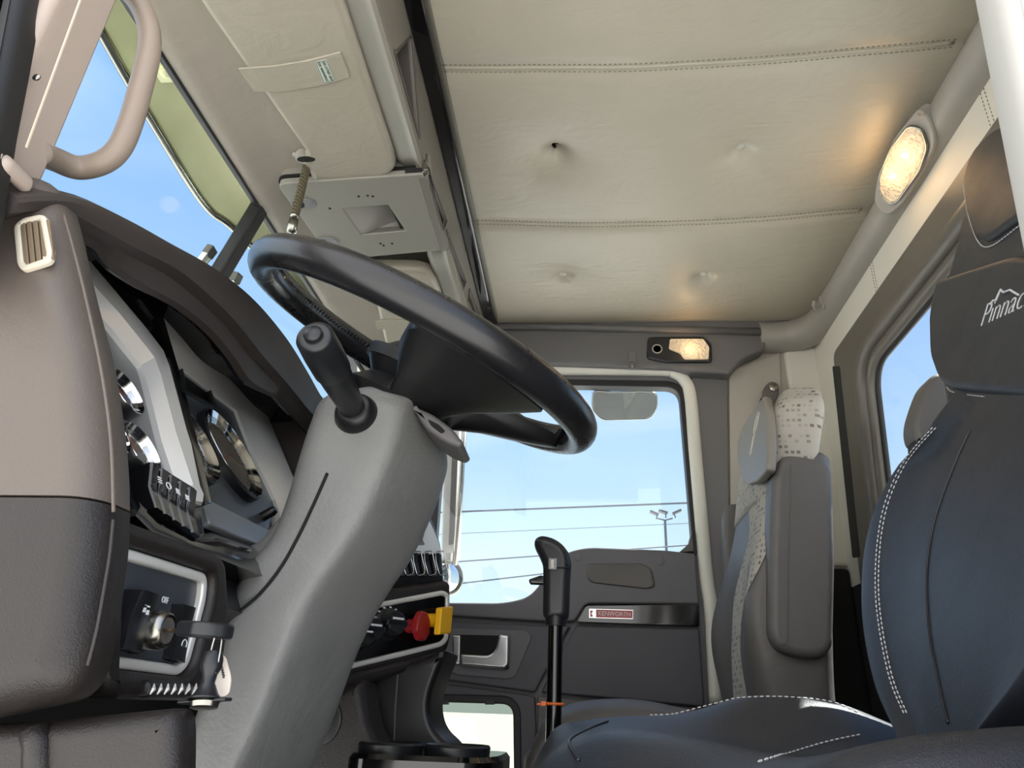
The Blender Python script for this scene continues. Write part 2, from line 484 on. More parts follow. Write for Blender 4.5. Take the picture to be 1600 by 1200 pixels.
# roof skin above the padding closes the cab
mb.box((.86, -.02, 1.80), (1.90, 1.55, .03))
ceiling = structure(mb.build('ceiling', 'headliner_vinyl', ang=180), 'padded grey beige vinyl headliner with stitched seams')
for q in SEAMS:
    ys = [CY0+.02+(CY1-CY0-.03)*k/80 for k in range(81)]
    mb = MB(); mb.tube([(q, y, ceil_z(q, y)-.0005) for y in ys], .0038, n=8, flat=.5, up=(0, 0, 1))
    sm = mb.build('seam', 'headliner_vinyl', ceiling, ang=180)
    mb = MB()
    for dx in (-.0085, .0085): dashes(mb, [(q+dx, y, ceil_z(q+dx, y)-.0006) for y in ys], .0055, .004, .0011)
    mb.build('stitching', 'thread_grey', sm, label='two rows of stitches beside the headliner seam')
for b in BTN:
    mb = MB(); z = ceil_z(b.x, b.y)
    mb.sphere((b.x, b.y, z-.001), .0135, 20, (1, 1, .45)); mb.build('button', 'button_cover', ceiling, ang=180, label='pale covered tufting button')
mb = MB(); z = ceil_z(HOLE.x, HOLE.y)
for k in range(9):
    a = random.random()*6.3; r = .006+.004*random.random()
    mb.box((HOLE.x+cos(a)*.007, HOLE.y+sin(a)*.008, z-.003+.003*random.random()), (.008, .006, .007), [V((cos(a), sin(a), .3)).normalized(), V((-sin(a), cos(a), 0)), V((0, 0, 1))])
mb.build('torn_fastener', 'black_gloss', ceiling, flatshade=True, label='broken black fastener where a button is missing')

# ---- rear wall (cream vinyl) with the rear window
pr = planeYf(-.72)
def rp(x, z): return (-x, z)
fo = rounded([rp(1.590, 1.545), rp(1.665, .90), rp(.185, .90), rp(.26, 1.545)], .03)
gl = rounded([rp(1.372, 1.394), rp(1.44, .97), rp(.41, .97), rp(.478, 1.394)], [.07, .09, .09, .07], 10)
mb = MB(); mb.plate(pr, [rp(1.80, .93), rp(.04, .93), rp(.04, 1.80), rp(1.80, 1.80)], [offs(fo, -.02)], -.03, 0)
wr = structure(mb.build('wall_rear', 'cream_vinyl'), 'cream vinyl rear wall of the cab')
mb = MB(); mb.plate(pr, [rp(1.80, .0), rp(.04, .0), rp(.04, .93), rp(1.80, .93)], [], -.03, .0)
mb.build('lower_panel', 'carpet_dark', wr, label='dark lower panel behind the seats')
mb = MB()
for sx, z0 in ((PY(1366, 430, -.72).x, 1.53), (PY(1548, 180, -.72).x, 1.53)):
    for d in (-.004, .008): dashes(mb, [(sx+d, -.7195, 1.70), (sx+d, -.7195, z0)], .005, .004, .001)
mb.build('stitching', 'thread_grey', wr)
w3 = thing('window_3', 'rear window in the cream wall behind the seats', 'window', (.925, -.72, .9))
del w3['category']; structure(w3)
mb = MB(); mb.plate(pr, fo, [offs(gl, .075)], 0, .012, .004); mb.build('frame', 'window_frame_brown', w3)
mb = MB()
mid = [pr.pt(*p, .012) for p in offs(gl, .055)]; mb.tube(mid, .026, n=14, closed=True, flat=.75, up=(0, 1, 0))
mid = [pr.pt(*p, .002) for p in offs(gl, .022)]; mb.tube(mid, .017, n=12, closed=True, flat=.9, up=(0, 1, 0))
mb.build('moulding', 'window_frame_brown', w3, ang=180)
mb = MB(); mb.tube([pr.pt(*p, -.004) for p in offs(gl, .004)], .007, n=8, closed=True, up=(0, 1, 0)); mb.build('gasket', 'black_rubber', w3, ang=180)
mb = MB(); mb.plate(pr, offs(gl, .012), [], -.012, -.008); mb.build('glass', 'window_glass', w3)
mb = MB(); mb.plate(pr, rounded([pr.px(1308, 572), pr.px(1319, 572), pr.px(1352, 870), pr.px(1340, 872)], .008), [], .010, .0135, .001)
mb.build('slot', 'black_rubber', w3, label='narrow dark slot in the window frame')
# ---- rear header bolster along the ceiling edge, bending into the passenger side
def bolster_ring(c, ax, up):
    prof = [(-.030, .052), (-.004, .046), (.022, .032), (.038, .006), (.036, -.022), (.018, -.040), (-.008, -.046), (-.034, -.046)]
    pts = cr_path([V((a, b, 0)) for a, b in prof], 3)
    return [V(c)+ax*p.x+up*p.y for p in pts]
path = [(-.0, -.715), (.5, -.715), (1.0, -.715), (1.45, -.715), (1.60, -.712), (1.68, -.695), (1.725, -.65), (1.735, -.60), (1.735, -.55)]
pth = cr_path([V((x, y, 1.683)) for x, y in path], 5); rings = []
for i, p in enumerate(pth):
    t = (pth[min(i+1, len(pth)-1)]-pth[max(i-1, 0)]).normalized(); ax = V((-t.y, t.x, 0))
    rings.append(bolster_ring(p, ax, V((0, 0, 1))))
mb = MB(); mb.loft(rings)
t1 = structure(mb.build('trim_1', 'trim_taupe', ang=60), 'rounded grey trim between headliner and rear wall')
hk = PY(1287, 480, -.68)
t = thing('coat_hook', 'small grey coat hook in the rear corner of the headliner trim', 'hook', hk)
mb = MB(); mb.tube(cr_path([hk+V((0, .002, .035)), hk+V((0, .008, .012)), hk+V((-.006, .024, -.006)), hk+V((-.016, .032, -.004)), hk+V((-.02, .030, .008))], 5), [.005]*21, n=8); mb.build('hook', 'trim_taupe', t, ang=180)
mb = MB(); mb.sphere(hk+V((0, .0, .012)), .012, 12, (.7, .6, 1.6)); mb.build('base', 'trim_taupe', t, ang=180)
# ---- passenger side wall behind the door
ps = planeX(1.772)
mb = MB()
mb.plate(ps, [(.31, .0), (.80, .0), (.80, 1.75), (.31, 1.75)], [], -.04, 0)
wl = structure(mb.build('wall_right', 'pillar_grey'), 'grey taupe pillar panel behind the passenger door')
mb = MB(); a = [ps.px(x, y) for x, y in ((1078, 578), (1136, 578), (1139, 900), (1150, 1190), (1100, 1190), (1112, 930))]
mb.plate(ps, a, [], 0, .014, .005); mb.build('door_post_cover', 'trim_slate', wl, label='dark slate strip beside the door opening')
mb = MB(); mb.box((1.768, -.64, .49), (.03, .16, .98)); mb.build('lower_corner', 'carpet_dark', wl, bevel=.012)
mb = MB(); mb.box((1.774, -.68, 1.355), (.03, .10, .74)); mb.build('corner_cover', 'cream_vinyl', wl, bevel=.012)
mb = MB(); a = [ps.px(x, y) for x, y in ((1138, 582), (1218, 552), (1232, 900), (1150, 1190), (1141, 900))]
mb.plate(ps, a, [], 0, .010, .004); mb.build('belt_pillar', 'pillar_grey', wl)
# ---- header over the passenger door
ph = planeX(1.712)
mb = MB()
o = rounded(ph.pxs([(600, 506), (1198, 513), (1197, 545), (1160, 560), (1140, 584), (1075, 580), (1050, 574), (905, 569), (600, 560)]), [0, .005, .02, .02, .005, .01, .01, .01, 0])
mb.plate(ph, o, [], -.06, 0, .008, 3)
mb.box((1.75, -.1, 1.76), (.07, 1.2, .12))
hdr = structure(mb.build('trim_2', 'trim_slate'), 'dark slate header panel above the passenger door')
mb = MB(); mb.tube([ph.pt(*ph.px(x, y), .004) for x, y in ((600, 509), (900, 513), (1196, 520))], .012, n=10); mb.build('upper_lip', 'trim_slate', hdr, ang=180)
t = thing('reading_light', 'lit rectangular reading light with round spot, above the passenger door', 'light', PX(1060, 568, 1.712))
o = rounded(ph.pxs([(1012, 529), (1098, 528), (1111, 540), (1112, 568), (1040, 568), (1010, 562)]), .012)
mb = MB(); mb.plate(ph, o, [], 0, .012, .004); mb.build('housing', 'black_satin', t)
o2 = rounded(ph.pxs([(1046, 533), (1098, 533), (1107, 546), (1106, 565), (1068, 565), (1062, 556), (1044, 549)]), .006)
mb = MB(); mb.plate(ph, o2, [], .012, .016, .002); mb.build('lens', 'lamp_lens', t, label='glowing warm faceted lens')
c = ph.px(1026, 549)
mb = MB(); mb.lathe([(.016, 0), (.016, .005), (.012, .005), (.008, -.004), (.001, -.005)], ph.pt(*c, .012), ph.n, 20); mb.build('spot_lamp', 'chrome', t)
t = thing('coat_hook', 'dark grey flat coat hook on the header, left of the reading light', 'hook', PX(988, 578, 1.712))
mb = MB(); o = rounded(ph.pxs([(981, 550), (994, 550), (994, 577), (981, 577)]), .006); mb.plate(ph, o, [], 0, .006, .002); mb.build('plate', 'trim_slate', t)
mb = MB(); q = ph.px(988, 574); mb.tube([ph.pt(q[0], q[1]+.012, .006), ph.pt(q[0], q[1]-.004, .014), ph.pt(q[0], q[1], .022), ph.pt(q[0], q[1]+.008, .024)], .0055, n=8); mb.build('hook', 'grey_vinyl', t, ang=180)
# ---- dome light on the rear bolster
dl = Plane((.95, -.672, 1.666), (1, 0, 0), (0, -.66, -.75))
t = thing('dome_light', 'lit oval dome light with faceted lens on the rear headliner trim', 'light', dl.o)
o = rounded(dl.pxs([(1440, 163), (1461, 196), (1464, 225), (1446, 262), (1412, 318), (1388, 338), (1366, 318), (1372, 272), (1398, 215)]), .02)
mb = MB(); mb.plate(dl, o, [], -.02, .004, .004); mb.build('housing', 'trim_taupe', t)
o2 = rounded(dl.pxs([(1424, 194), (1444, 200), (1452, 226), (1440, 262), (1405, 311), (1393, 315), (1379, 298), (1378, 274), (1396, 230)]), .012)
mb = MB(); mb.plate(dl, offs(o2, .004), [offs(o2, -.001)], .003, .010, .002); mb.build('lens_rim', 'steel', t)
mb = MB(); mb.plate(dl, o2, [], .004, .011, .004); mb.build('lens', 'lamp_lens', t, label='glowing faceted lens')
for q in ((1419, 239), (1400, 272)):
    mb = MB(); c = dl.px(*q); mb.sphere(dl.pt(*c, .010), .006, 12); mb.build('bulb', 'bulb', t, ang=180)
mb = MB(); c = dl.px(1441, 176); mb.lathe([(.009, 0), (.009, .002), (.005, .003), (.001, .001)], dl.pt(*c, .003), dl.n, 16); mb.build('screw_cap', 'trim_taupe', t)

# ================================================================== WINDSHIELD SIDE
WSN = V((0, .95, .314)).normalized()      # windscreen plane normal (outwards)
WSP = Plane((.9, .673, 1.574), (1, 0, 0), (0, -.314, .95))   # faces the cab (-Y)
def wsx(x, y): return WSP.px(x, y)
w1 = thing('window_1', 'two piece windshield with black centre post', 'window', (.9, .87, 1.0)); del w1['category']; structure(w1)
for xa, xb in ((.10, .875), (.905, 1.74)):
    mb = MB(); mb.plate(WSP, [(xa-.9, -.66), (xb-.9, -.66), (xb-.9, .03), (xa-.9, .03)], [], -.006, 0); mb.build('glass', 'windshield_glass', w1)
mb = MB(); mb.box(WSP.pt(-.01, -.3, .004), (.034, .80, .03), (WSP.ex, WSP.ey, WSP.n)); mb.build('centre_post', 'black_rubber', w1, bevel=.006)
mb = MB(); mb.box(WSP.pt(.0, -.012, .008), (1.72, .030, .016), (WSP.ex, WSP.ey, WSP.n)); mb.build('header_seal', 'black_rubber', w1, bevel=.003)
# headliner strip + overhead console: one profile along X
def prof_extr(mb, prof, xs, fn=None):
    rings = []
    for x in xs: rings.append([V((x, y, z)) if not fn else fn(x, y, z) for y, z in prof])
    mb.loft(rings)
mb = MB()
pf = cr_path([V((0, .668, 1.548)), V((0, .645, 1.549)), V((0, .615, 1.562)), V((0, .575, 1.572)), V((0, .52, 1.576))], 5)
prof_extr(mb, [(p.y, p.z) for p in pf]+[(.52, 1.62), (.668, 1.62)], [.06+.02*k for k in range(85)])
t3 = structure(mb.build('trim_3', 'taupe_vinyl'), 'taupe vinyl strip above the windshield')
mb = MB(); mb.box((.88, .675, 1.69), (1.74, .03, .25)); mb.build('header_beam', 'carpet_dark', t3)

con = thing('overhead_console', 'grey moulded overhead console between windshield and headliner, with pockets', 'console', (.9, .40, 1.55))
pc = planeYr(.293)      # face with the pockets (towards the back)
def cpx(pts): return [pc.px(*p) for p in pts]
c1 = rounded(cpx([(642, 58), (655, 214), (644, 238), (611, 150), (612, 100), (620, 82)]), [.004, .01, .004, .02, .02, .01])
c2 = rounded(cpx([(666, 262), (697, 345), (692, 358), (664, 285)]), .004)
c3 = rounded(cpx([(697, 360), (727, 440), (722, 462), (700, 400)]), .004)
c4 = rounded(cpx([(733, 452), (748, 492), (745, 505), (731, 470)]), .003)
def mirx(p): return [(2*.925-x, y) for x, y in p][::-1]
outer = [(.07, 1.547), (.07, 1.735), (1.69, 1.735), (1.69, 1.572), (1.06, 1.556), (1.03, 1.532), (.79, 1.532), (.775, 1.547)]
c1, c2, c3, c4 = [[(x, max(y, zb)) for x, y in c] for c, zb in ((c1, 1.558), (c2, 1.545), (c3, 1.566), (c4, 1.58))]
c0 = [(x-.36, y) for x, y in c1]
mb = MB(); mb.plate(pc, outer, [c0, c1, c2, c3, c4], -.018, 0, .002); face = mb.build('pocket_face', 'console_shaded', con)
for c, m in ((c0, 'pocket_plastic'), (c1, 'pocket_plastic'), (c2, 'dark_gap'), (c3, 'pocket_plastic'), (c4, 'pocket_plastic')):
    mb = MB(); mb.plate(pc, offs(c, .006), [offs(c, -.0005)], -.036, -.006); mb.plate(pc, offs(c, .006), [], -.04, -.036); mb.build('pocket', m, con)
    mb = MB(); mb.tube([pc.pt(*p, .001) for p in offs(c, .002)], .002, n=6, closed=True); mb.build('pocket_rim', 'pocket_plastic', con, ang=180)
# bottom of the console: driver pod, centre bay, passenger pod
def pod(xa, xb, m):
    mb = MB(); rings = []
    n = 16
    for k in range(n+1):
        s = k/n; x = xa+(xb-xa)*s; e = min(1, min(s, 1-s)/.06)**.5
        d = .014*e
        pp = [(.336, 1.60), (.336, 1.566-d*.3), (.2945, 1.564-d*.4), (.2955, 1.556-d*.7), (.301, 1.550-d*.8), (.315, 1.561-d), (.336, 1.561-d), (.350, 1.570-d), (.357, 1.600), (.40, 1.612), (.50, 1.612), (.535, 1.604), (.545, 1.580), (.58, 1.575), (.58, 1.64), (.345, 1.64)]
        rings.append([V((x, y, z)) for y, z in pp])
    mb.loft(rings); return mb.build(m, 'console_plastic', con, ang=50)
pod(.07, .792, 'visor_bay'); pod(1.04, 1.69, 'visor_bay')
pb = planeZd(1.540)
def bpx(pts): return [pb.px(*p) for p in pts]
bay = rounded(bpx([(432, 284), (520, 404), (691, 388), (667, 268)]), [.02, .02, .008, .012])
bcore = offs(bay, -.003)
q = bpx([(536, 322), (607, 317), (634, 358), (566, 364)])
mb = MB(); mb.plate(pb, bay, [rounded(q, .004)], -.012, .006, .003); cb = mb.build('centre_panel', 'console_plastic', con)
mb = MB(); mb.plate(pb, offs(bay, .0001), [offs(q, .004)], -.05, -.012); mb.build('panel_body', 'console_plastic', cb); mb = MB(); mb.plate(pb, offs(bay, .0035), [offs(q, .004)], -.014, -.007); mb.build('panel_gap', 'dark_gap', con, label='dark gap around the centre panel')
pa = [pb.pt(*p, .004) for p in q]; dn = V((0, 0, .05))
mb = MB(); mb.add([pa[0], pa[3], pa[1]+dn*.75, pa[2]+dn*.75], [(0, 1, 3, 2)]); mb.add([pa[1], pa[2], pa[1]+dn*.75, pa[2]+dn*.75], [(0, 1, 3, 2)])
mb.add([pa[2], pa[3], pa[2]+dn*.75], [(0, 1, 2)]); mb.add([pa[0], pa[1], pa[1]+dn*.75], [(0, 1, 2)])
mb.build('finger_recess', 'trim_taupe', cb, flatshade=True)
q2 = bpx([(611, 326), (618, 324), (633, 356), (626, 357)])
mb = MB(); mb.plate(pb, q2, [], -.02, .001); mb.build('latch_bar', 'dark_gap', cb)
for x, y in ((475, 314), (512, 374)):
    c = pb.px(x, y); a = [(c[0]+.030*cos(k*pi/16)*.55, c[1]+.026*sin(k*pi/16)) for k in range(32)]
    mb = MB(); mb.plate(pb, a, [], .004, .009, .002); ov = mb.build('vent_knob', 'panel_grey', cb, label='small oval fitting with a dark half')
    a = [(c[0]-.001+.012*cos(k*pi/16), c[1]-.010+.012*sin(k*pi/16)) for k in range(32)]
    mb = MB(); mb.plate(pb, a, [], .008, .0098); mb.build('opening', 'dark_gap', ov)
for x, y in ((561, 303), (575, 302), (583, 303), (595, 377), (600, 380), (613, 377), (516, 322)):
    c = pb.px(x, y); mb = MB(); mb.plate(pb, ell(*c, .0028, n=10), [], .005, .0066); mb.build('screw_hole', 'dark_gap', cb)
c = pc.px(660, 262)
mb = MB(); mb.box(pc.pt(c[0]-.004, c[1]-.004, .006), (.012, .03, .006), (pc.ex, pc.ey, pc.n)); mb.box(pc.pt(c[0]-.004, c[1]+.016, .008), (.006, .024, .005), (pc.ex, pc.ey, pc.n))
mb.tube([pc.pt(c[0]-.012, c[1]-.012, .01), pc.pt(c[0]+.004, c[1]-.012, .01)], .004, n=8)
mb.build('latch', 'steel', con, bevel=.001, label='small silver latch at the pocket edge')
mb = MB(); prof_extr(mb, [(.255, 1.700), (.262, 1.688), (.292, 1.688), (.292, 1.75), (.255, 1.75)], [.07, 1.66])
structure(mb.build('trim_4', 'black_gloss', bevel=.003), 'black strip between headliner and overhead console')

# ---- sun visors
def sun_visor(flip, label):
    pv = planeZd(1.552)
    def fx(p): return [(2*.955-x, y) for x, y in p][::-1] if flip else p
    o = [pv.px(*p) for p in ((480, 232), (472, 246), (484, 262), (490, 280), (545, 277), (602, 271), (619, 258), (617, 236), (540, 0))]
    a = pv.px(318, 0); b = pv.px(540, 0); sx = -.18
    o = o[:-1]+[b, (b[0]+sx, b[1]), (a[0]+sx, a[1]), a]
    o = rounded(o, [.01, .006, .008, .015, .02, .02, .015, .02, .02, .03, .03, .02], 5)
    t = thing('sun_visor', label, 'sun visor', (.5 if not flip else 1.4, .45, 1.53))
    mb = MB(); mb.plate(pv, fx(o), [], -.022, .014, .0125, 4); mb.build('pad', 'visor_vinyl', t, ang=180)
    e = [pv.px(*p) for p in ((375, 96), (430, 92), (480, 84), (534, 70), (549, 110), (500, 124), (440, 133), (400, 132))]
    mb = MB(); mb.plate(pv, fx(e), [], .0135, .0165, .0012); st = mb.build('strap', 'visor_vinyl', t)
    if not flip:
        o3 = [pv.px(*p) for p in ((494, 85), (513, 81), (527, 114), (508, 119))]
        mb = MB(); mb.plate(pv, rounded(o3, .003), [], .0165, .0172); lb = mb.build('warning_label', 'label_green', st, label='pale warning label with dark print')
        mb = MB(); mb.plate(pv, offs(rounded(o3, .003), -.001), [offs(rounded(o3, .003), -.0018)], .0172, .0174)
        c = pv.px(510.5, 99.5); d1 = V(pv.px(519, 117))-V(pv.px(503, 82)); r = atan2(d1.y, d1.x)
        nrm = V((-sin(r), cos(r)))
        for s_, k in (('SEE OTHER SIDE', 1), ('FOR WARNINGS', -1)):
            mb.text(s_, pv, c[0]+nrm.x*.0042*k, c[1]+nrm.y*.0042*k, .0066, w=.0174, rot=r, ext=.0002, squash=.80)
        mb.build('print', 'ink', lb)
        c = pv.px(474, 244)
        mb = MB(); mb.lathe([(.014, -.012), (.014, .002), (.010, .004), (.006, .0), (.001, .0)], pv.pt(*c, .006), pv.n, 18); mb.tube([pv.pt(c[0]-.0, c[1]-.02, -.004), pv.pt(c[0], c[1]+.012, -.004)], .006)
        mb.build('pivot', 'trim_taupe', t, label='dark pivot socket at the visor corner')
        mb = MB(); c = pv.px(480, 240); mb.plate(pv, [(c[0]+.006*cos(k*.4)*1.2, c[1]+.018*sin(k*.4)) for k in range(15)], [], .013, .0146); mb.build('pivot_slot', 'dark_gap', t)
    else:
        pass
    return t
sun_visor(False, 'padded taupe sun visor with warning label, above the driver seat')
sun_visor(True, 'padded taupe sun visor seen through the steering wheel, passenger side')
# ---- braided cord hanging from the visor pivot
p0 = PZ(478, 268, 1.535)
t = thing('braided_cord', 'braided olive cord hanging from the visor corner', 'cord', p0-V((0, 0, .12)))
for ph_ in (0, 2*pi/3, 4*pi/3):
    pts = [p0+V((-.001*k*.2+.0052*cos(ph_+k*.62), .0052*sin(ph_+k*.62), .02-.0024*k)) for k in range(56)]
    mb = MB(); mb.tube(pts, .0034, n=7); mb.build('strand', 'cord_olive', t, ang=180)
mb = MB(); b = p0+V((-.012, 0, -.122)); mb.sphere(b+V((0, 0, .008)), .008, 12, (1, 1, .8)); mb.tube([b, b+V((0, 0, -.03))], .009, n=10); mb.build('end_clip', 'steel', t, ang=180)

# ---- driver side door frame: A pillar, B pillar, sill, roof rail
wleft = structure(thing('wall_left', 'open driver door frame', 'wall', (.07, 0, 0))); del wleft['category']
mb = MB(); mb.box((.085, .09, 1.70), (.07, .78, .14)); mb.box((.085, .06, .30), (.07, .76, .10)); mb.build('door_frame', 'jamb_cream', wleft, bevel=.01)
mb = MB(); mb.box((.075, -.68, .95), (.05, .52, 1.7)); mb.build('rear_quarter', 'cream_vinyl', wleft, bevel=.01)
pa_ = planeX(.10)
def strip(px, x0, x1, bev, name, m, par=wleft, seg=3):
    """a post whose visible face lies at X=x0 (outline from the face), thickness to x1"""
    pl = planeX(x1); mb = MB(); mb.plate(pl, [pl.px(*p) for p in px], [], 0, x1-x0, bev, seg); return mb.build(name, m, par, ang=60)
strip([(176, -60), (100, -60), (0, 330), (30, 325), (62, 275)], .085, .14, .004, 'jamb', 'jamb_cream')
strip([(212, -60), (163, -60), (40, 288), (60, 300), (72, 278)], .075, .135, .008, 'a_pillar_trim', 'a_pillar_taupe')
strip([(150, -60), (148, -60), (41, 232), (43, 232)], .0843, .086, .0003, 'jamb_crease', 'jamb_cream')
strip([(91, -60), (60, -60), (-30, 440), (0, 465), (38, 220)], .055, .0865, .012, 'door_seal', 'black_rubber', seg=4)
strip([(62, -60), (52, -60), (-40, 440), (-30, 440)], .048, .0865, .004, 'seal_lip', 'black_gloss')
strip([(52, -60), (26, -60), (-60, 440), (-40, 440)], .05, .0865, .006, 'seal_lip', 'black_rubber')
strip([(30, -60), (-80, -60), (-120, 440), (-58, 440)], .045, .0865, .006, 'door_edge', 'trim_slate')
strip([(48, 275), (60, 290), (52, 303), (42, 307), (33, 303), (38, 285)], .068, .10, .008, 'trim_foot', 'a_pillar_taupe')
c = PX(58, 122, .083); mb = MB(); mb.lathe([(.0032, 0), (.0032, .0012), (.002, .002), (.0005, .002)], c, (-1, 0, 0), 14); mb.build('screw', 'steel', wleft)
strip([(1497, -80), (1552, -80), (1798, 1480), (1792, 1480)], .05, .09, .014, 'b_pillar', 'white_paint')
strip([(1548, -80), (1720, -80), (1943, 1480), (1782, 1480)], .07, .12, .006, 'b_pillar_jamb', 'jamb_cream')
# ---- grab handle on the A pillar
pts = [PX(x, y, v) for x, y, v in ((60, 238, .125), (88, 250, .15), (122, 262, .168), (160, 254, .172), (186, 232, .172), (204, 192, .172), (219, 140, .172), (233, 82, .172), (232, 42, .172), (216, 4, .172), (190, -22, .165), (160, -36, .13))]
t = thing('grab_handle', 'taupe moulded grab handle on the driver side windshield pillar', 'grab handle', PX(90, 262, .14))
mb = MB(); mb.tube(cr_path(pts, 8), .0105, n=18); mb.build('grip', 'handle_taupe', t, ang=180)
# ================================================================== PASSENGER DOOR
pd = planeX(1.75)
def dpx(pts): return [pd.px(*p) for p in pts]
d1 = thing('door_1', 'passenger door with dark grey trim panel', 'door', (1.75, .05, .45)); del d1['category']; structure(d1)
win = dpx([(672, 942), (788, 943), (826, 934), (846, 912), (862, 886), (884, 864), (918, 856), (1040, 861), (1084, 863), (1062, 603), (700, 597)])
winr = rounded(win, [.02, .05, .04, .03, .03, .03, .03, .02, .03, .045, .03], 8)
lw = dpx([(668, 1094), (804, 1098), (806, 1260), (668, 1260)])
lwr = rounded(lw, [.02, .035, .03, .02], 8)
# skin with the two openings
mb = MB(); mb.plate(pd, [(-.80, .10), (.335, .10), (.335, 1.66), (-.80, 1.66)], [offs(winr, .022), offs(lwr, .02)], -.05, -.012); mb.build('shell', 'door_slate', d1)
up = dpx([(600, 942), (672, 942), (788, 943), (826, 934), (846, 912), (862, 886), (884, 864), (918, 856), (1040, 861), (1086, 866), (1092, 945), (915, 944), (898, 972), (850, 972), (690, 962), (600, 960)])
mb = MB(); mb.plate(pd, rounded(up, [0, .01, .05, .04, .03, .03, .03, .03, .01, .01, 0, .015, .01, .01, .02, 0], 6), [], -.03, .012, .006, 3); upo = mb.build('upper_panel', 'door_slate', d1)
# pull cup pressed into the upper panel
cup = rounded(dpx([(916, 882), (1000, 881), (1018, 890), (1024, 918), (1012, 922), (925, 912), (917, 906)]), .012)
mb = MB(); n = len(cup); rings = []
for s_, w in ((1.0, .0125), (.97, .016), (.93, .018), (.86, .017)):
    cc = V((sum(p[0] for p in cup)/n, sum(p[1] for p in cup)/n))
    rings.append([pd.pt(cc.x+(p[0]-cc.x)*s_, cc.y+(p[1]-cc.y)*s_, w) for p in cup])
mb.loft(rings); mb.build('pull_cup', 'grey_vinyl', upo, ang=60)
for x, y in ((903, 871), (1031, 878)):
    mb = MB(); c = pd.px(x, y); mb.lathe([(.012, .0118), (.012, .0138), (.010, .0142), (.001, .0142)], pd.pt(*c), pd.n, 20); mb.build('cap', 'door_slate', upo)
lo = dpx([(600, 966), (690, 970), (850, 978), (892, 978), (836, 1082), (690, 1062), (600, 1055)])
mb = MB(); mb.plate(pd, rounded(lo, .006), [], -.02, .008, .005, 3); mid_ = mb.build('middle_panel', 'door_dark', d1)
lo2 = dpx([(900, 978), (1092, 983), (1100, 1105), (845, 1082)])
mb = MB(); mb.plate(pd, rounded(lo2, .008), [], -.02, .010, .005, 3); mb.build('map_pocket', 'door_dark', d1)
bz = dpx([(690, 1068), (836, 1088), (838, 1140), (838, 1290), (600, 1290), (600, 1058)])
mb = MB(); mb.plate(pd, bz, [offs(lwr, .014)], -.02, .004, .004); mb.build('lower_panel', 'door_dark', d1)
lo3 = dpx([(840, 1088), (1100, 1110), (1110, 1290), (842, 1290)])
mb = MB(); mb.plate(pd, lo3, [], -.02, .004, .003); mb.build('sill_panel', 'grey_vinyl', d1)
bs = dpx([(901, 973), (916, 947), (1091, 945), (1092, 980)])
mb = MB(); mb.plate(pd, rounded(bs, .006), [], 0, .014, .002); bst = mb.build('badge_strip', 'black_gloss', d1, label='glossy black strip carrying the badge')
bg = dpx([(920, 952), (989, 954), (989, 969), (920, 967)])
mb = MB(); mb.plate(pd, bg, [], .012, .017, .001); b_ = mb.build('badge', 'chrome', bst, label='small red badge with silver letters')
bgi = dpx([(931, 953.5), (988, 955.2), (988, 967.5), (931, 966)])
mb = MB(); mb.plate(pd, bgi, [], .0168, .0174)
# emblem fragment at the left end of the badge
mb.plate(pd, dpx([(922, 955), (926, 955), (926, 958), (924, 960), (926, 962), (926, 965), (922, 965)]), [], .0168, .0174)
mb.build('badge_face', 'badge_red', bst)
mb = MB(); c = pd.px(959.5, 960.8); mb.text('KENWORTH', pd, c[0], c[1], .0165, w=.0177, rot=-.02, squash=.92); mb.build('badge_letters', 'white_mark', bst)
# inner handle
hs = rounded(dpx([(690, 982), (824, 985), (832, 996), (806, 1058), (795, 1062), (712, 1055), (694, 1042)]), .015)
mb = MB(); mb.plate(pd, hs, [], .004, .0105, .004); esc = mb.build('handle_escutcheon', 'door_slate', mid_)
hc = rounded(dpx([(708, 992), (797, 994), (796, 1047), (708, 1038)]), .006)
mb = MB(); mb.plate(pd, hc, [], .008, .0112); mb.build('handle_recess', 'dark_gap', mid_)
mb = MB(); mb.plate(pd, rounded(dpx([(708, 993), (721, 993), (720, 1040), (714, 1039), (709, 1034)]), .006), [], .010, .018, .004, 3); mb.build('lock_button', 'satin_chrome', mid_)
mb = MB()
mb.plate(pd, rounded(dpx([(722, 1023), (765, 1025), (775, 1019), (781, 996), (784, 992), (797, 994), (796, 1040), (790, 1046), (722, 1040)]), [.002, .008, .01, .006, .006, .006, .01, .008, .004]), [], .012, .030, .006, 4)
mb.build('handle', 'satin_chrome', mid_, ang=60, label='chrome inner door handle')
# window
w2 = thing('window_2', 'passenger door window with black gasket', 'window', (1.75, .05, .87)); del w2['category']; structure(w2)
mb = MB(); mb.plate(pd, offs(winr, .01), [], -.034, -.029); mb.build('glass', 'window_glass', w2)
mb = MB(); mb.plate(pd, offs(winr, .020), [offs(winr, -.001)], -.045, -.006, .003); mb.build('gasket', 'black_rubber', w2)
pts = [pd.pt(*pd.px(x, y), -.004) for x, y in ((560, 575), (700, 575), (900, 577), (1030, 578), (1054, 582), (1070, 594), (1079, 618), (1086, 700), (1095, 800), (1104, 900), (1112, 960), (1120, 1100))]
mb = MB(); mb.tube(cr_path(pts, 6), .019, n=14, flat=.9, up=(-1, 0, 0)); mb.build('surround', 'cream_vinyl', w2, ang=180, label='cream rubber surround of the door opening')
mb = MB(); mb.plate(pd, dpx([(1060, 864), (1084, 862), (1081, 830), (1076, 850)]), [], -.03, .006, .002); mb.build('corner_piece', 'grey_vinyl', w2)
w4 = thing('window_4', 'small lower viewing window in the passenger door', 'window', (1.75, .3, .45)); del w4['category']; structure(w4)
mb = MB(); mb.plate(pd, offs(lwr, .01), [], -.03, -.025); mb.build('glass', 'tinted_glass', w4)
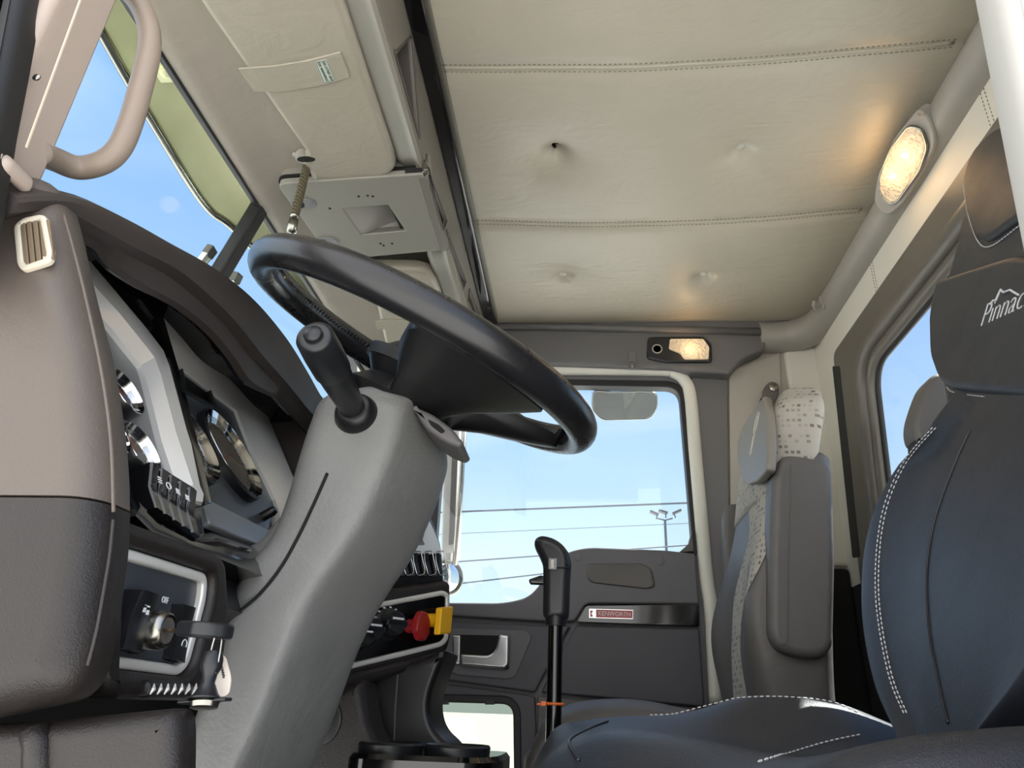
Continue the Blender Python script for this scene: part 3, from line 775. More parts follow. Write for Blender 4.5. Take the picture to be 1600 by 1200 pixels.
mb = MB(); mb.plate(pd, offs(lwr, .016), [offs(lwr, -.004)], -.035, .002, .004); mb.build('gasket', 'black_rubber', w4)
mb = MB()
for a, b in ((690, 700), (758, 772)):
    mb.plate(pd, dpx([(a, 1094), (b, 1094), (b, 1101), (a, 1101)]), [], -.02, .003)
mb.build('clip', 'black_plastic', w4)
# ================================================================== DASHBOARD
dash = thing('dashboard', 'brown and taupe dashboard with gauge cluster, switches and heater panel', 'dashboard', (.6, .6, .45))
pe = planeX(.105)
def epx(pts): return [pe.px(*p) for p in pts]
# driver side end: taupe padded end cap above, dark brown below
pdeep = planeX(.152)
side = [(-40, 338), (60, 318), (122, 318), (140, 372), (164, 480), (194, 585), (210, 690), (216, 760), (217, 830), (214, 880), (207, 930), (199, 1000), (174, 1088), (0, 1128), (-260, 1160), (-260, 345)]
o = rounded([pdeep.px(*p) for p in side], [.02, .03, .03, .03, .03, .03, .03, .03, .03, .03, .03, .03, .04, .02, 0, 0], 6)
zs = pdeep.px(205, 806)[1]
def side_mb(): 
    m_ = MB(); m_.plate(pe, o, [], -.05, 0, .022, 6); return m_
endp = side_mb().build('end_cap', 'dash_taupe', dash, ang=60, label='light taupe padded end of the dashboard', cut=((0, 0, zs+.0008), (0, 0, -1)))
lowc = side_mb().build('lower_end_cap', 'dash_brown', dash, ang=60, label='dark brown pebbled lower end of the dashboard', cut=((0, 0, zs-.0008), (0, 0, 1)))
# vertical stitched crease along the end cap edge
cpts = [pe.pt(*pe.px(x, y), .0003) for x, y in ((100, 336), (118, 400), (138, 480), (160, 585), (174, 690), (178, 800))]
mb = MB(); mb.tube(cr_path(cpts, 8), .0012, n=6); mb.build('moulded_crease', 'dash_taupe', endp, ang=180)
# side defroster vent
o = rounded(epx([(26, 358), (40, 345), (76, 338), (88, 400), (84, 414), (40, 428), (32, 418)]), .006)
mb = MB(); mb.plate(pe, o, [offs(o, -.005)], -.001, .0045, .002); vt = mb.build('side_vent', 'vent_ivory', endp, label='ivory rimmed louvred side vent')
mb = MB(); mb.plate(pe, offs(o, -.004), [], .0, .0006); mb.build('vent_opening', 'dark_gap', vt)
for k in range(5):
    x = 42+k*9.6
    mb = MB(); a = pe.pt(*pe.px(x-2, 352-k*1.0), .0022); b = pe.pt(*pe.px(x+5, 421-k*3.2), .0022)
    ax = (b-a).normalized(); mb.box((a+b)/2, ((b-a).length, .0035, .003), (ax, pe.n.cross(ax), pe.n)); mb.build('slat', 'vent_slat', vt, bevel=.0006)
cpts = [pe.pt(*pe.px(x, y), .0003) for x, y in ((178, 812), (172, 870), (162, 930), (152, 985), (138, 1040))]
mb = MB(); mb.tube(cr_path(cpts, 8), .0012, n=6); mb.build('moulded_crease', 'dash_brown', lowc, ang=180)
# knee bolster below
pk = planeX(.13)
o = rounded([pk.px(*p) for p in [(-200, 1132), (20, 1130), (272, 1105), (276, 1140), (272, 1290), (-200, 1290)]], [0, .02, .02, .03, .02, 0])
mb = MB(); mb.plate(pk, o, [], -.03, 0, .012, 4); kb = mb.build('knee_panel', 'dash_brown', dash, ang=60)
mb = MB(); mb.tube([pk.pt(*pk.px(x, y), -.002) for x, y in ((50, 1140), (56, 1165), (54, 1260))], .008, n=10); mb.build('moulded_edge', 'dash_brown', kb, ang=180)

# ignition switch panel facing the driver
Yg = .304
pg = planeYr(Yg)
def gpx(pts): return [pg.px(*p) for p in pts]
top = gpx([(160, 806), (250, 838), (338, 870), (344, 960), (332, 1050), (296, 1095), (150, 1092), (156, 960)])
fr_o = rounded(gpx([(172, 850), (240, 871), (318, 896), (316, 935), (288, 1040), (272, 1056), (158, 1042)]), [.004, .004, .010, .01, .012, .006, .004])
mb = MB(); mb.plate(pg, rounded(top, .014, 4), [offs(fr_o, .0005)], -.06, .010, .007, 4); sp_ = mb.build('switch_pod', 'dash_brown', dash, ang=60)
fr_i = offs(fr_o, -.0075)
mb = MB(); mb.plate(pg, fr_o, [fr_i], -.004, .0045, .0025, 3); mb.build('silver_frame', 'silver_paint', sp_)
mb = MB(); mb.plate(pg, offs(fr_o, -.004), [], -.02, -.001); mb.build('switch_plate', 'panel_slate', sp_)
def rocker(pl, quad, h, name='rocker_switch', m='black_plastic', par=None, arch=True, label=None):
    """quad: 4 px corners tl,tr,br,bl on plane pl; a rocker with a hollowed face"""
    q = [V(pl.px(*p, h*.7)) for p in quad]; n = 8; rings = []
    for k in range(n+1):
        t = k/n; l = q[0].lerp(q[3], t); r = q[1].lerp(q[2], t)
        w = h*(.84+.34*abs(t-.5)) if arch else h
        rings.append([pl.pt(*l, -.002), pl.pt(*l, w*.86), pl.pt(*l.lerp(r, .14), w), pl.pt(*l.lerp(r, .86), w), pl.pt(*r, w*.86), pl.pt(*r, -.002)])
    mb = MB(); mb.loft(rings); return mb.build(name, m, par or dash, ang=50, label=label)
r1 = rocker(pg, [(217, 921), (245, 930), (216, 1019), (188, 1013)], .013, label='black rocker switch beside the ignition lock')
mb = MB()
for x, y, a, b in ((228, 940, .0022, .005), (231, 947, .004, .0016), (225, 953, .003, .003), (230, 957, .003, .003)): c = pg.px(x, y, .0115); mb.box(pg.pt(c[0], c[1], .0115), (a, b, .0012), (pg.ex, pg.ey, pg.n))
mb.build('symbol', 'white_mark', r1)
r2 = rocker(pg, [(283, 944), (303, 950), (286, 1036), (268, 1030)], .009, label='black dimmer switch right of the ignition lock')
mb = MB(); c = pg.px(288, 1007, .0088)
mb.tube([pg.pt(c[0]+.0035*cos(a), c[1]+.0035*sin(a), .0088) for a in [k*.5-.5 for k in range(9)]], .0004, n=5); mb.build('symbol', 'white_mark', r2)
# ignition lock
c = pg.px(248, 985, .014); lk = pg.pt(*c, 0)
mb = MB(); mb.lathe([(.017, -.002), (.017, .003), (.016, .004), (.001, .004)], pg.pt(c[0]-.002, c[1]+.001, 0), pg.n, 28); base = mb.build('lock_plate', 'black_plastic', sp_)
mb = MB(); a = pg.px(258, 938, .0046); mb.text('OFF', pg, a[0], a[1], .0062, w=.0046, squash=.8)
mb.build('lock_text', 'white_mark', sp_)
mb = MB(); mb.lathe([(.0128, .002), (.0130, .016), (.0118, .020), (.0105, .021), (.0105, .019), (.001, .019)], lk, pg.n, 28); mb.build('ignition_lock', 'steel', sp_, label='worn metal ignition lock')
mb = MB(); mb.lathe([(.0086, .018), (.0086, .0205), (.001, .0205)], lk, pg.n, 24); mb.build('lock_core', 'grey_vinyl', sp_)
# ribbed grip below the panel
o = rounded(gpx([(200, 1061), (268, 1066), (277, 1072), (274, 1086), (262, 1092), (196, 1090)]), .004)
mb = MB(); mb.plate(pg, o, [], .006, .016, .004, 3); gr_ = mb.build('pull_grip', 'black_plastic', dash, label='black ribbed pull grip under the ignition panel')
for k in range(7):
    x = 202+k*11.5; mb = MB(); a = pg.pt(*pg.px(x+4, 1067), .016); b = pg.pt(*pg.px(x-3, 1084), .016); mb.tube([a, (a+b)/2+pg.n*.001, b], [.0004, .0016, .0004], n=6); mb.build('rib', 'silver_paint', gr_)

# ---- instrument panel plane (leans back towards the windshield)
ip = Plane((.5, .322, .70), (1, 0, 0), (0, .53, .85))
def ipx(pts): return [ip.px(*p) for p in pts]
mb = MB(); mb.plate(ip, [(-.345, -.02), (.42, -.02), (.42, .34), (-.345, .34)], [], -.03, -.012); mb.build('instrument_board', 'black_satin', dash)
def cband(px_in, px_out, name, par, m='silver_paint', w=.016):
    """open silver bezel band between two matching pixel polylines on the instrument plane"""
    i = ipx(px_in); o_ = ipx(px_out); n = len(i); rings = []
    for a, b in zip(i, o_):
        a, b = V(a), V(b)
        rings.append([ip.pt(*b, -.012), ip.pt(*b, w*.75), ip.pt(*b.lerp(a, .18), w), ip.pt(*b.lerp(a, .72), w*.8), ip.pt(*a, w*.1), ip.pt(*a, -.012)])
    mb = MB(); mb.loft(rings); return mb.build(name, m, dash, ang=25)
# left (small gauge) bezel
cband([(80, 420), (172, 514), (196, 545), (218, 572), (228, 600), (250, 690), (275, 766), (270, 790)], [(90, 380), (160, 462), (212, 522), (238, 556), (247, 580), (272, 680), (300, 775), (296, 800)], 'left_bezel', None)
mb = MB(); o = ipx([(100, 450), (172, 512), (220, 574), (252, 700), (277, 772), (200, 760), (130, 700)]); mb.plate(ip, o, [], -.012, -.004); mb.build('left_gauge_panel', 'panel_grey', dash)
# black divider
mb = MB(); o = ipx([(222, 496), (234, 500), (262, 600), (290, 720), (306, 800), (297, 802), (274, 700), (246, 572)]); mb.plate(ip, o, [], -.012, .017, .002); mb.build('divider', 'black_gloss', dash)
# main cluster bezel
cband([(238, 545), (300, 590), (368, 642), (376, 664), (394, 710), (428, 780), (440, 820)], [(233, 497), (300, 538), (385, 602), (398, 622), (410, 660), (446, 748), (466, 800)], 'cluster_bezel', None)
mb = MB(); o = ipx([(238, 545), (370, 640), (432, 790), (415, 850), (310, 806), (300, 780)]); mb.plate(ip, o, [], -.012, -.003); mb.build('cluster_panel', 'panel_slate', dash)
mb = MB(); o = ipx([(309, 778), (420, 832), (408, 858), (322, 822)]); mb.plate(ip, rounded(o, .006), [], -.004, .004, .002); mb.build('cluster_lower_trim', 'panel_grey', dash)
# display
mb = MB(); o = ipx([(282, 567), (322, 597), (336, 636), (290, 610)]); mb.plate(ip, o, [], -.004, -.001); dsp = mb.build('display', 'black_gloss', dash)
mb = MB(); mb.plate(ip, offs(o, .003), [o], -.004, .002); mb.build('display_frame', 'black_plastic', dsp)
def gauge(px, py, r, name, ticks, needle, face='dial_black', lab=None, depth=.012):
    c = ip.px(px, py, .007); o_ = ip.pt(*c, 0)
    mb = MB(); mb.lathe([(r*.985, .004), (r*.985, .0075), (r*.97, .0085), (r*.95, .0075), (r*.78, .001), (r*.76, .0), (r*.76, -.004), (r*.985, -.004)], o_, ip.n, 48, closed_prof=True); g = mb.build(name, 'chrome', dash, ang=50, label=lab)
    mb = MB(); mb.lathe([(r*1.02, -.006), (r*1.02, .006), (r*.985, .0078), (r*.98, -.006)], o_, ip.n, 48, closed_prof=True); mb.build('ring_base', 'black_plastic', g)
    mb = MB(); mb.lathe([(r*.78, -.003), (r*.78, .0), (.001, .0)], o_, ip.n, 40); mb.build('dial', face, g)
    mb = MB()
    for k in range(ticks):
        a = radians(-50+280*k/(ticks-1)); d = V((cos(a), sin(a)))
        p = ip.pt(c[0]+d.x*r*.70, c[1]+d.y*r*.66, .0004); ax = ip.ex*d.x+ip.ey*d.y
        mb.box(p, (r*.10, r*.03, .0004), (ax, ip.n.cross(ax), ip.n))
    mb.build('scale', 'white_mark' if face == 'dial_black' else 'ink', g)
    a = radians(needle); ax = ip.ex*cos(a)+ip.ey*sin(a)
    mb = MB(); mb.box(o_+ax*r*.28+ip.n*.003, (r*.7, r*.018, .0006), (ax, ip.n.cross(ax), ip.n)); mb.build('needle', 'hazard_red', g)
    mb = MB(); mb.lathe([(r*.86, .0042), (r*.86, .0046), (.0005, .0046)], o_, ip.n, 40); mb.build('cover_glass', 'gauge_glass', g)
gauge(300, 686, .052, 'gauge', 25, 200, lab='large dark speedometer with wide chrome ring')
gauge(366, 708, .063, 'gauge', 21, 210, face='dial_face', lab='large pale faced tachometer with wide chrome ring')
gauge(198, 612, .024, 'gauge', 9, 150, lab='small upper chrome gauge in the left bezel')
gauge(222, 700, .025, 'gauge', 9, 130, lab='small lower chrome gauge in the left bezel')
gauge(172, 672, .024, 'gauge', 9, 130, lab='small gauge mostly behind the dashboard end')
# left round vent with a knob
mb = MB(); o = ipx([(120, 350), (150, 385), (232, 480), (236, 520), (214, 520), (150, 448)]); mb.plate(ip, o, [], -.01, .010, .003); vn = mb.build('air_vent', 'black_plastic', dash, label='black louvred air vent left of the cluster')
for k in range(5):
    mb = MB(); a = ip.pt(*ip.px(150+k*4, 392+k*8), .012); b = ip.pt(*ip.px(226+k*1.5, 482+k*8), .012); mb.tube([a, b], .0022, n=6); mb.build('vane', 'black_gloss', vn)
c = ip.px(196, 458); mb = MB(); mb.tube([ip.pt(*c, .008), ip.pt(*c, .028)], [.007, .007], n=12); mb.lathe([(.011, .022), (.012, .026), (.011, .032), (.001, .033)], ip.pt(*c), ip.n, 16); mb.build('knob', 'black_gloss', vn, ang=50)
# right vent and bezel beyond the column
mb = MB(); o = ipx([(402, 606), (470, 634), (500, 660), (492, 690), (428, 668), (410, 640)]); mb.plate(ip, o, [], -.01, .008, .003); vn = mb.build('air_vent', 'black_plastic', dash, label='black air vent right of the cluster')
for k in range(4):
    mb = MB(); a = ip.pt(*ip.px(410+k*4, 622+k*11), .009); b = ip.pt(*ip.px(480+k*3, 650+k*11), .009); mb.tube([a, b], .002, n=6); mb.build('vane', 'black_gloss', vn)
c = ip.px(447, 648); mb = MB(); mb.box(ip.pt(*c, .012), (.014, .008, .008), (ip.ex, ip.ey, ip.n)); mb.build('knob', 'chrome', vn, bevel=.002)
mb = MB(); o = ipx([(418, 676), (480, 690), (500, 770), (460, 760)]); mb.plate(ip, rounded(o, .008), [], -.01, .006, .004); mb.build('right_panel', 'panel_grey', dash)
gauge(443, 735, .028, 'gauge', 9, 90, lab='small chrome gauge beside the steering column')
# glossy lower shelf between cluster and switch pod
mb = MB(); sh = [((206, 772), (212, 806)), ((240, 802), (238, 832)), ((292, 836), (290, 856)), ((326, 826), (345, 874)), ((420, 858), (410, 900)), ((520, 905), (500, 940))]
rings = []
for a, b in sh:
    A = ip.pt(*ip.px(*a), -.006); B = PY(b[0], b[1], Yg+.005); Mid = (A+B)/2+V((0, -.006, .004))
    rings.append([A, A.lerp(Mid, .5)+V((0, -.002, .003)), Mid, Mid.lerp(B, .6)+V((0, -.002, .002)), B, B+V((0, .03, -.006)), A+V((0, .03, -.02))])
mb.loft(rings); mb.build('lower_shelf', 'black_gloss', dash, ang=60, label='glossy black shelf reflecting the sky')
# rocker row on the shelf
prr = Plane(ip.pt(*ip.px(262, 775), .004), (1, 0, 0), (0, .40, .92))
mb = MB(); o = [prr.px(*p) for p in ((222, 724), (302, 772), (308, 856), (226, 812))]; mb.plate(prr, rounded(o, .004), [], -.03, .008, .003); mb.build('switch_base', 'black_gloss', dash)
for k in range(5):
    x = 225+k*14.8; y = 726+k*9.6
    r_ = rocker(prr, [(x, y), (x+13.5, y+8), (x+18, y+80), (x+5, y+71)], .022, label=('black rocker switch in the row below the small gauges' if k == 0 else None), m='black_gloss')
    if k:
        mb = MB(); c = prr.px(x+9, y+14, .0225)
        if k == 1:
            for d in (-1, 0, 1): mb.box(prr.pt(c[0]+.001, c[1]+.0022*d, .0225), (.005, .0009, .0008), (prr.ex, prr.ey, prr.n))
        elif k == 2: mb.tube([prr.pt(c[0]+.0035*cos(j*pi/4), c[1]+.003*sin(j*pi/4), .0225) for j in range(8)], .0005, n=5, closed=True)
        else: mb.text('RE', prr, c[0], c[1], .0070, w=.0226, squash=.9)
        mb.build('symbol', 'white_mark', r_)
c = ip.px(413, 806); mb = MB(); mb.lathe([(.006, -.004), (.006, .012), (.004, .016), (.001, .016)], ip.pt(*c), ip.n, 14); mb.build('trip_knob', 'black_plastic', dash)

# ---- hood (brow) over the instruments
tabT = [(x.x, x.z) for x in [PY(a, b, .40) for a, b in ((-40, 322), (20, 301), (60, 293), (130, 299), (200, 330), (270, 370), (340, 411), (400, 460), (450, 520), (480, 568), (503, 610))]]
tabL = [(x.x, x.z) for x in [PY(a, b, .405) for a, b in ((-40, 345), (40, 336), (100, 336), (150, 360), (210, 392), (275, 425), (325, 465), (370, 510), (410, 560), (450, 605), (478, 640))]]
tabV = [(x.x, x.z) for x in [PY(a, b, .425) for a, b in ((-40, 350), (40, 345), (100, 345), (148, 372), (180, 418), (225, 450), (280, 480), (330, 520), (365, 562), (392, 600), (452, 628))]]
mb = MB(); rings = []; und = []
xs = [.085+.015*k for k in range(52)]
for x in xs:
    zt = interp(tabT, x)[0]; zl = min(interp(tabL, x)[0], zt-.012); zv = min(interp(tabV, x)[0], zl-.004)
    zi = min(zv+.045, zt-.014)
    rings.append([V((x, .95, zt-.06)), V((x, .60, zt+.004)), V((x, .45, zt+.004)), V((x, .415, zt)), V((x, .402, zt-.007)), V((x, .400, (zt+zl)/2)), V((x, .404, zl+.003)), V((x, .412, zl)), V((x, .418, zl-.001)), V((x, .424, zv+.003)), V((x, .432, zv)), V((x, .436, zv+.003)), V((x, .440, zi)), V((x, .95, zi-.06))])
    und.append([V((x, .4372, zv+.004)), V((x, .4405, zi-.0012)), V((x, .70, zi-.02)), V((x, .70, zi-.024)), V((x, .4445, zi-.006)), V((x, .4412, zv+.004))])
mb.loft(rings); mb.build('hood', 'hood_brown', dash, ang=40, label='dark brown hood arching over the gauges')
mb = MB(); mb.loft(und); mb.build('hood_underside', 'black_gloss', dash, ang=40, label='glossy black underside of the hood')
mb = MB(); mb.box((1.22, .68, .98), (.90, .52, .12)); mb.build('top_pad', 'hood_brown', dash, bevel=.03, segs=4)
mb = MB(); mb.box((.49, .66, .72), (.74, .42, .30)); mb.build('dash_core', 'dark_gap', dash, label='dark inner body of the dashboard')

# ---- centre stack angled towards the driver
cs = Plane((.85, .27, .75), (.707, -.707, 0), (0, 0, 1))
def cpx2(pts): return [cs.px(*p) for p in pts]
o = cpx2([(440, 820), (560, 770), (652, 786), (672, 800), (692, 850), (696, 912), (440, 960)])
mb = MB(); mb.plate(cs, rounded(o, [.01, .02, .02, .02, .02, .004, 0]), [], -.20, 0, .008, 3); st = mb.build('centre_switch_body', 'black_gloss', dash)
o = cpx2([(580, 800), (648, 798), (664, 800), (684, 846), (689, 868), (580, 862)])
mb = MB(); mb.plate(cs, rounded(o, .006), [], -.002, .004, .002); mb.build('silver_fascia', 'silver_paint', dash)
o = cpx2([(580, 812), (640, 806), (662, 852), (580, 858)])
mb = MB(); mb.plate(cs, rounded(o, .003), [], .0, .0048, .0004); mb.build('gauge_fascia', 'panel_grey', dash)
c = cs.px(645, 832); mb = MB(); mb.lathe([(.0165, .003), (.0165, .010), (.014, .012), (.012, .007), (.001, .006)], cs.pt(*c), cs.n, 28); mb.build('gauge', 'chrome', dash, label='small chrome gauge at the end of the dashboard')
for k in range(7):
    x = 574+k*17.5
    q = [(x-5, 866), (x+7, 864), (x+12, 896), (x, 900)]
    r_ = rocker(cs, q, .012, label='black toggle switch with chrome outline in the centre dash row')
    o = cs.pxs([(x-6, 864), (x+6, 862), (x+13, 893), (x+11, 899), (x+1, 901), (x-5, 880)])
    mb = MB(); mb.tube([cs.pt(*p, .0135) for p in rounded(o, .004, 3)], .0009, n=6, closed=True); mb.build('chrome_outline', 'chrome', r_, ang=180)
o = cpx2([(440, 935), (560, 925), (690, 906), (700, 912), (701, 1000), (688, 1034), (520, 1080), (440, 1100)])
mb = MB(); mb.plate(cs, rounded(o, [0, .01, .01, .01, .02, .01, .01, 0]), [], -.20, .010, .009, 4); hv = mb.build('heater_panel_body', 'dash_brown', dash, ang=180)
fo_ = rounded(cpx2([(480, 962), (560, 947), (686, 923), (696, 930), (694, 1000), (684, 1011), (520, 1051), (480, 1060)]), [0, .004, .012, .01, .012, .01, .004, 0])
mb = MB(); mb.plate(cs, fo_, [offs(fo_, -.008)], .006, .014, .003, 3); mb.build('silver_frame', 'silver_paint', hv)
mb = MB(); mb.plate(cs, offs(fo_, -.006), [], .006, .0108); mb.build('heater_plate', 'black_gloss', hv)
o = cpx2([(440, 1075), (520, 1056), (684, 1016), (688, 1030), (640, 1046), (520, 1084), (440, 1110)])
mb = MB(); mb.plate(cs, rounded(o, .006), [], -.04, .018, .007, 3); mb.build('lower_lip', 'dash_brown', dash, ang=180)
for k, (x, y, r, lb) in enumerate(((553, 995, .0175, 'black heater knob nearest the steering column'), (566, 986, .020, 'black temperature knob with red and blue arc'), (600, 976, .021, 'black airflow knob'))):
    c = cs.px(x, y); o_ = cs.pt(*c)
    mb = MB(); mb.lathe([(r*1.12, .010), (r*1.12, .013), (r*1.0, .014), (r*.86, .015), (r*.80, .036), (r*.66, .040), (.001, .040)], o_, cs.n, 32); kn = mb.build('heater_knob', 'black_satin', dash, label=lb)
    mb = MB(); mb.box(cs.pt(c[0], c[1]+r*.3, .0402), (r*.9, r*.14, .001), (cs.ex, cs.ey, cs.n)); mb.build('pointer', 'white_mark', kn)
    mb = MB(); mb.box(cs.pt(c[0], c[1], .032), (r*1.75, r*.5, .016), (cs.ex, cs.ey, cs.n)); mb.build('grip', 'black_satin', kn, bevel=.003)
    if k == 1:
        for m_, a0, a1 in (('hazard_red', .25, .75), ('white_mark', .8, 1.6)):
            mb = MB(); mb.tube([cs.pt(c[0]+r*1.08*cos(a), c[1]+r*1.08*sin(a), .0135) for a in [a0*pi/1.6+(a1-a0)*pi/1.6*j/8 for j in range(9)]], .001, n=5); mb.build('scale_arc', m_, kn)
    if k == 2:
        mb = MB()
        for j in range(7): a = .3+j*.42; mb.box(cs.pt(c[0]+r*1.16*cos(a), c[1]+r*1.16*sin(a), .0135), (.004, .002, .0006), (cs.ex, cs.ey, cs.n))
        mb.build('scale_marks', 'white_mark', kn)
def valve(x, y, m, lb, oct_, r, x0, y0):
    o_ = cs.pt(*cs.px(x0, y0), .010)
    ax = V((-.30, -.954, 0)); k = (PP(x, y, o_, V((.954, -.30, 0)))-o_).dot(ax); e = o_+ax*k
    mb = MB(); mb.tube([o_-ax*.01, o_.lerp(e, .5), e], r*.48, n=20); s = mb.build('brake_valve_stem', m, dash, label=lb)
    pl = Plane(e, V((.954, -.30, 0)), (0, 0, 1))
    if oct_: o2 = [(r*cos(pi/8+k*pi/4), 1.06*r*sin(pi/8+k*pi/4)) for k in range(8)]
    else: o2 = [(r*.95, r*1.1), (r*.85, -r*.85), (-r*.95, -r*1.1), (-r*.9, r*.75)]
    mb = MB(); mb.plate(pl, rounded(o2, .003, 3), [], -.002, .009, .003, 3); mb.build('knob', m, s)
valve(655, 979, 'red_plastic', 'red octagonal parking brake knob', True, .0215, 634, 979)
valve(690, 972, 'yellow_plastic', 'yellow square parking brake knob', False, .0215, 664, 970)

# ---- pedestal under the centre stack
pA = planeX(.74)
ped = thing('engine_cover', 'dark centre pedestal below the heater panel', 'console', (.85, .28, .45))
o = [pA.px(*p) for p in [(430, 1110), (500, 1090), (545, 1062), (566, 1060), (572, 1105), (582, 1148), (604, 1178), (650, 1194), (655, 1300), (430, 1300)]]
mb = MB(); mb.plate(pA, rounded(o, [0, .02, .02, .01, .02, .03, .03, .02, 0, 0]), [], -.08, 0, .016, 5); mb.build('side_panel', 'dash_brown', ped, ang=180)
c = pA.px(497, 1126); mb = MB(); mb.lathe([(.032, -.001), (.032, .003), (.030, .004), (.001, .004)], pA.pt(*c), pA.n, 30); dk = mb.build('trailer_dial', 'black_satin', ped)
mb = MB()
for dx, dy, a, b in ((0, 0, .006, .006), (.0, .011, .012, .003), (0, -.011, .014, .003)): mb.box(pA.pt(c[0]+dx-.005, c[1]+dy, .0045), (a, b, .0008), (pA.ex, pA.ey, pA.n))
mb.build('dial_marks', 'white_mark', dk)
pB = planeX(.835)
o = [pB.px(*p) for p in [(500, 1050), (650, 1032), (700, 1012), (680, 1060), (668, 1100), (676, 1140), (712, 1172), (712, 1300), (500, 1300)]]
mb = MB(); mb.plate(pB, rounded(o, [0, 0, .01, .03, .03, .03, .02, 0, 0]), [], -.12, 0, .010, 4); bp2 = mb.build('recess_panel', 'black_plastic', ped, ang=180)
mb = MB(); mb.tube([pB.pt(*pB.px(x, y), .001) for x, y in ((622, 1050), (618, 1100), (616, 1158))], .0012, n=6); mb.build('panel_joint', 'trim_slate', bp2)
for x, y, lb in ((578, 1096, 'black socket in the pedestal recess, upper'), (576, 1148, 'black socket in the pedestal recess, lower')):
    c = pB.px(x, y); mb = MB(); mb.box(pB.pt(*c, .008), (.022, .030, .02), (pB.ex, pB.ey, pB.n)); mb.build('socket', 'black_gloss', ped, bevel=.004, label=lb)
# cup holder tray
t = thing('cup_holder', 'black cup holder tray at the foot of the pedestal', 'cup holder', (.80, .18, .48))
pz = planeZd(.556)
mb = MB(); o = rounded([(.70, -.30), (.70, -.125), (.76, -.105), (.90, -.105), (.90, -.30)], .03)
mb.plate(Plane((0, 0, .545), (1, 0, 0), (0, -1, 0)), o, [], -.0, .10, .01, 3); mb.build('tray', 'black_gloss', t)
for y in (.165, .255):
    mb = MB(); mb.lathe([(.038, -.04), (.044, .006), (.042, .009), (.038, .006), (.034, -.03), (.001, -.03)], (.76, y, .548), (0, 0, 1), 28); mb.build('cup_ring', 'black_satin', t)

# ---- ignition key and fobs
tip = lk-V((0, .018, 0))
kd = (PP(297, 984, (0, Yg-.062, 0), (0, 1, 0))-tip); 
kt = thing('ignition_key', 'key with black plastic head standing in the ignition lock', 'key', tip+V((0, -.04, -.01)))
a = tip; b = PY(305, 985, Yg-.055); d = (b-a).normalized(); s = V((0, 0, 1)).cross(d).normalized(); u_ = d.cross(s)
mb = MB(); mb.box((a+b)/2, ((b-a).length+.012, .0075, .0022), (d, s, u_)); mb.build('blade', 'key_blade', kt, bevel=.0004)
hp = Plane(b, d, s)
L_ = .030
o = rounded([(.0, -.011), (.006, -.0155), (.026, -.014), (L_+.002, -.006), (L_+.002, .006), (.026, .014), (.006, .0155), (.0, .011)], .004)
hole = ell(.025, .004, .0035, n=14)
mb = MB(); mb.plate(hp, o, [hole], -.0045, .0045, .002, 3); mb.build('head', 'black_satin', kt)
rc = hp.pt(.025, .004)
t = thing('key_ring', 'thin wire ring through the key head', 'key ring', rc-V((0, 0, .02)))
mb = MB(); mb.tube([rc+V((.004*sin(q)*.5, .004*sin(q)+.0, -.014+.0165*cos(q))) for q in [2*pi*k/28 for k in range(28)]], .0008, n=6, closed=True); mb.build('ring', 'steel', t, ang=180)
ft = PX(332, 1030, rc.x+.001); fb = PX(318, 1106, rc.x-.004)
fd = (fb-ft).normalized(); LL = (fb-ft).length
t = thing('key_fob', 'black cylindrical fob with metal base hanging from the key', 'key fob', fb)
pr_ = [(.0055, -.004), (.0065, 0), (.0065, .005), (.0046, .009), (.0040, .014), (.0070, .020), (.0100, .024)]
mb = MB(); mb.lathe(pr_+[(.0100, LL*.82), (.0086, LL*.83), (.001, LL*.83)], ft, fd, 20); mb.build('barrel', 'black_satin', t)
mb = MB(); mb.box(ft+fd*LL*.86, (.030, .010, .0022), (fd.cross(V((1, 0, 0))).normalized(), V((1, 0, 0)), fd)); mb.build('flange', 'black_plastic', t, bevel=.001)
mb = MB(); mb.lathe([(.0070, LL*.82), (.0086, LL*.9), (.0080, LL*1.0), (.001, LL*1.01)], ft, fd, 20); mb.build('metal_base', 'steel', t)
tp = planeX(rc.x+.012)
o = rounded([tp.px(*p) for p in [(336, 1020), (352, 1024), (362, 1060), (358, 1084), (346, 1090), (338, 1078), (334, 1050)]], .006)
t = thing('paper_tag', 'pale oval paper tag hanging behind the black fob', 'tag', tp.pt(*tp.px(348, 1090)))
mb = MB(); mb.plate(tp, o, [], -.0006, .0006); mb.build('card', 'tag_paper', t)
mb = MB()
for k in range(6): c = tp.px(346+k*.9, 1036+k*4.2); mb.box(tp.pt(c[0], c[1], .0008), (.0012, .0022, .0004), (tp.ex, tp.ey, tp.n))
mb.build('pencil_marks', 'grey_vinyl', t)
mb = MB(); mb.tube([rc+V((.002, 0, -.028)), tp.pt(*tp.px(341, 1022), 0)], .0005, n=5); mb.build('string', 'white_mark', t)
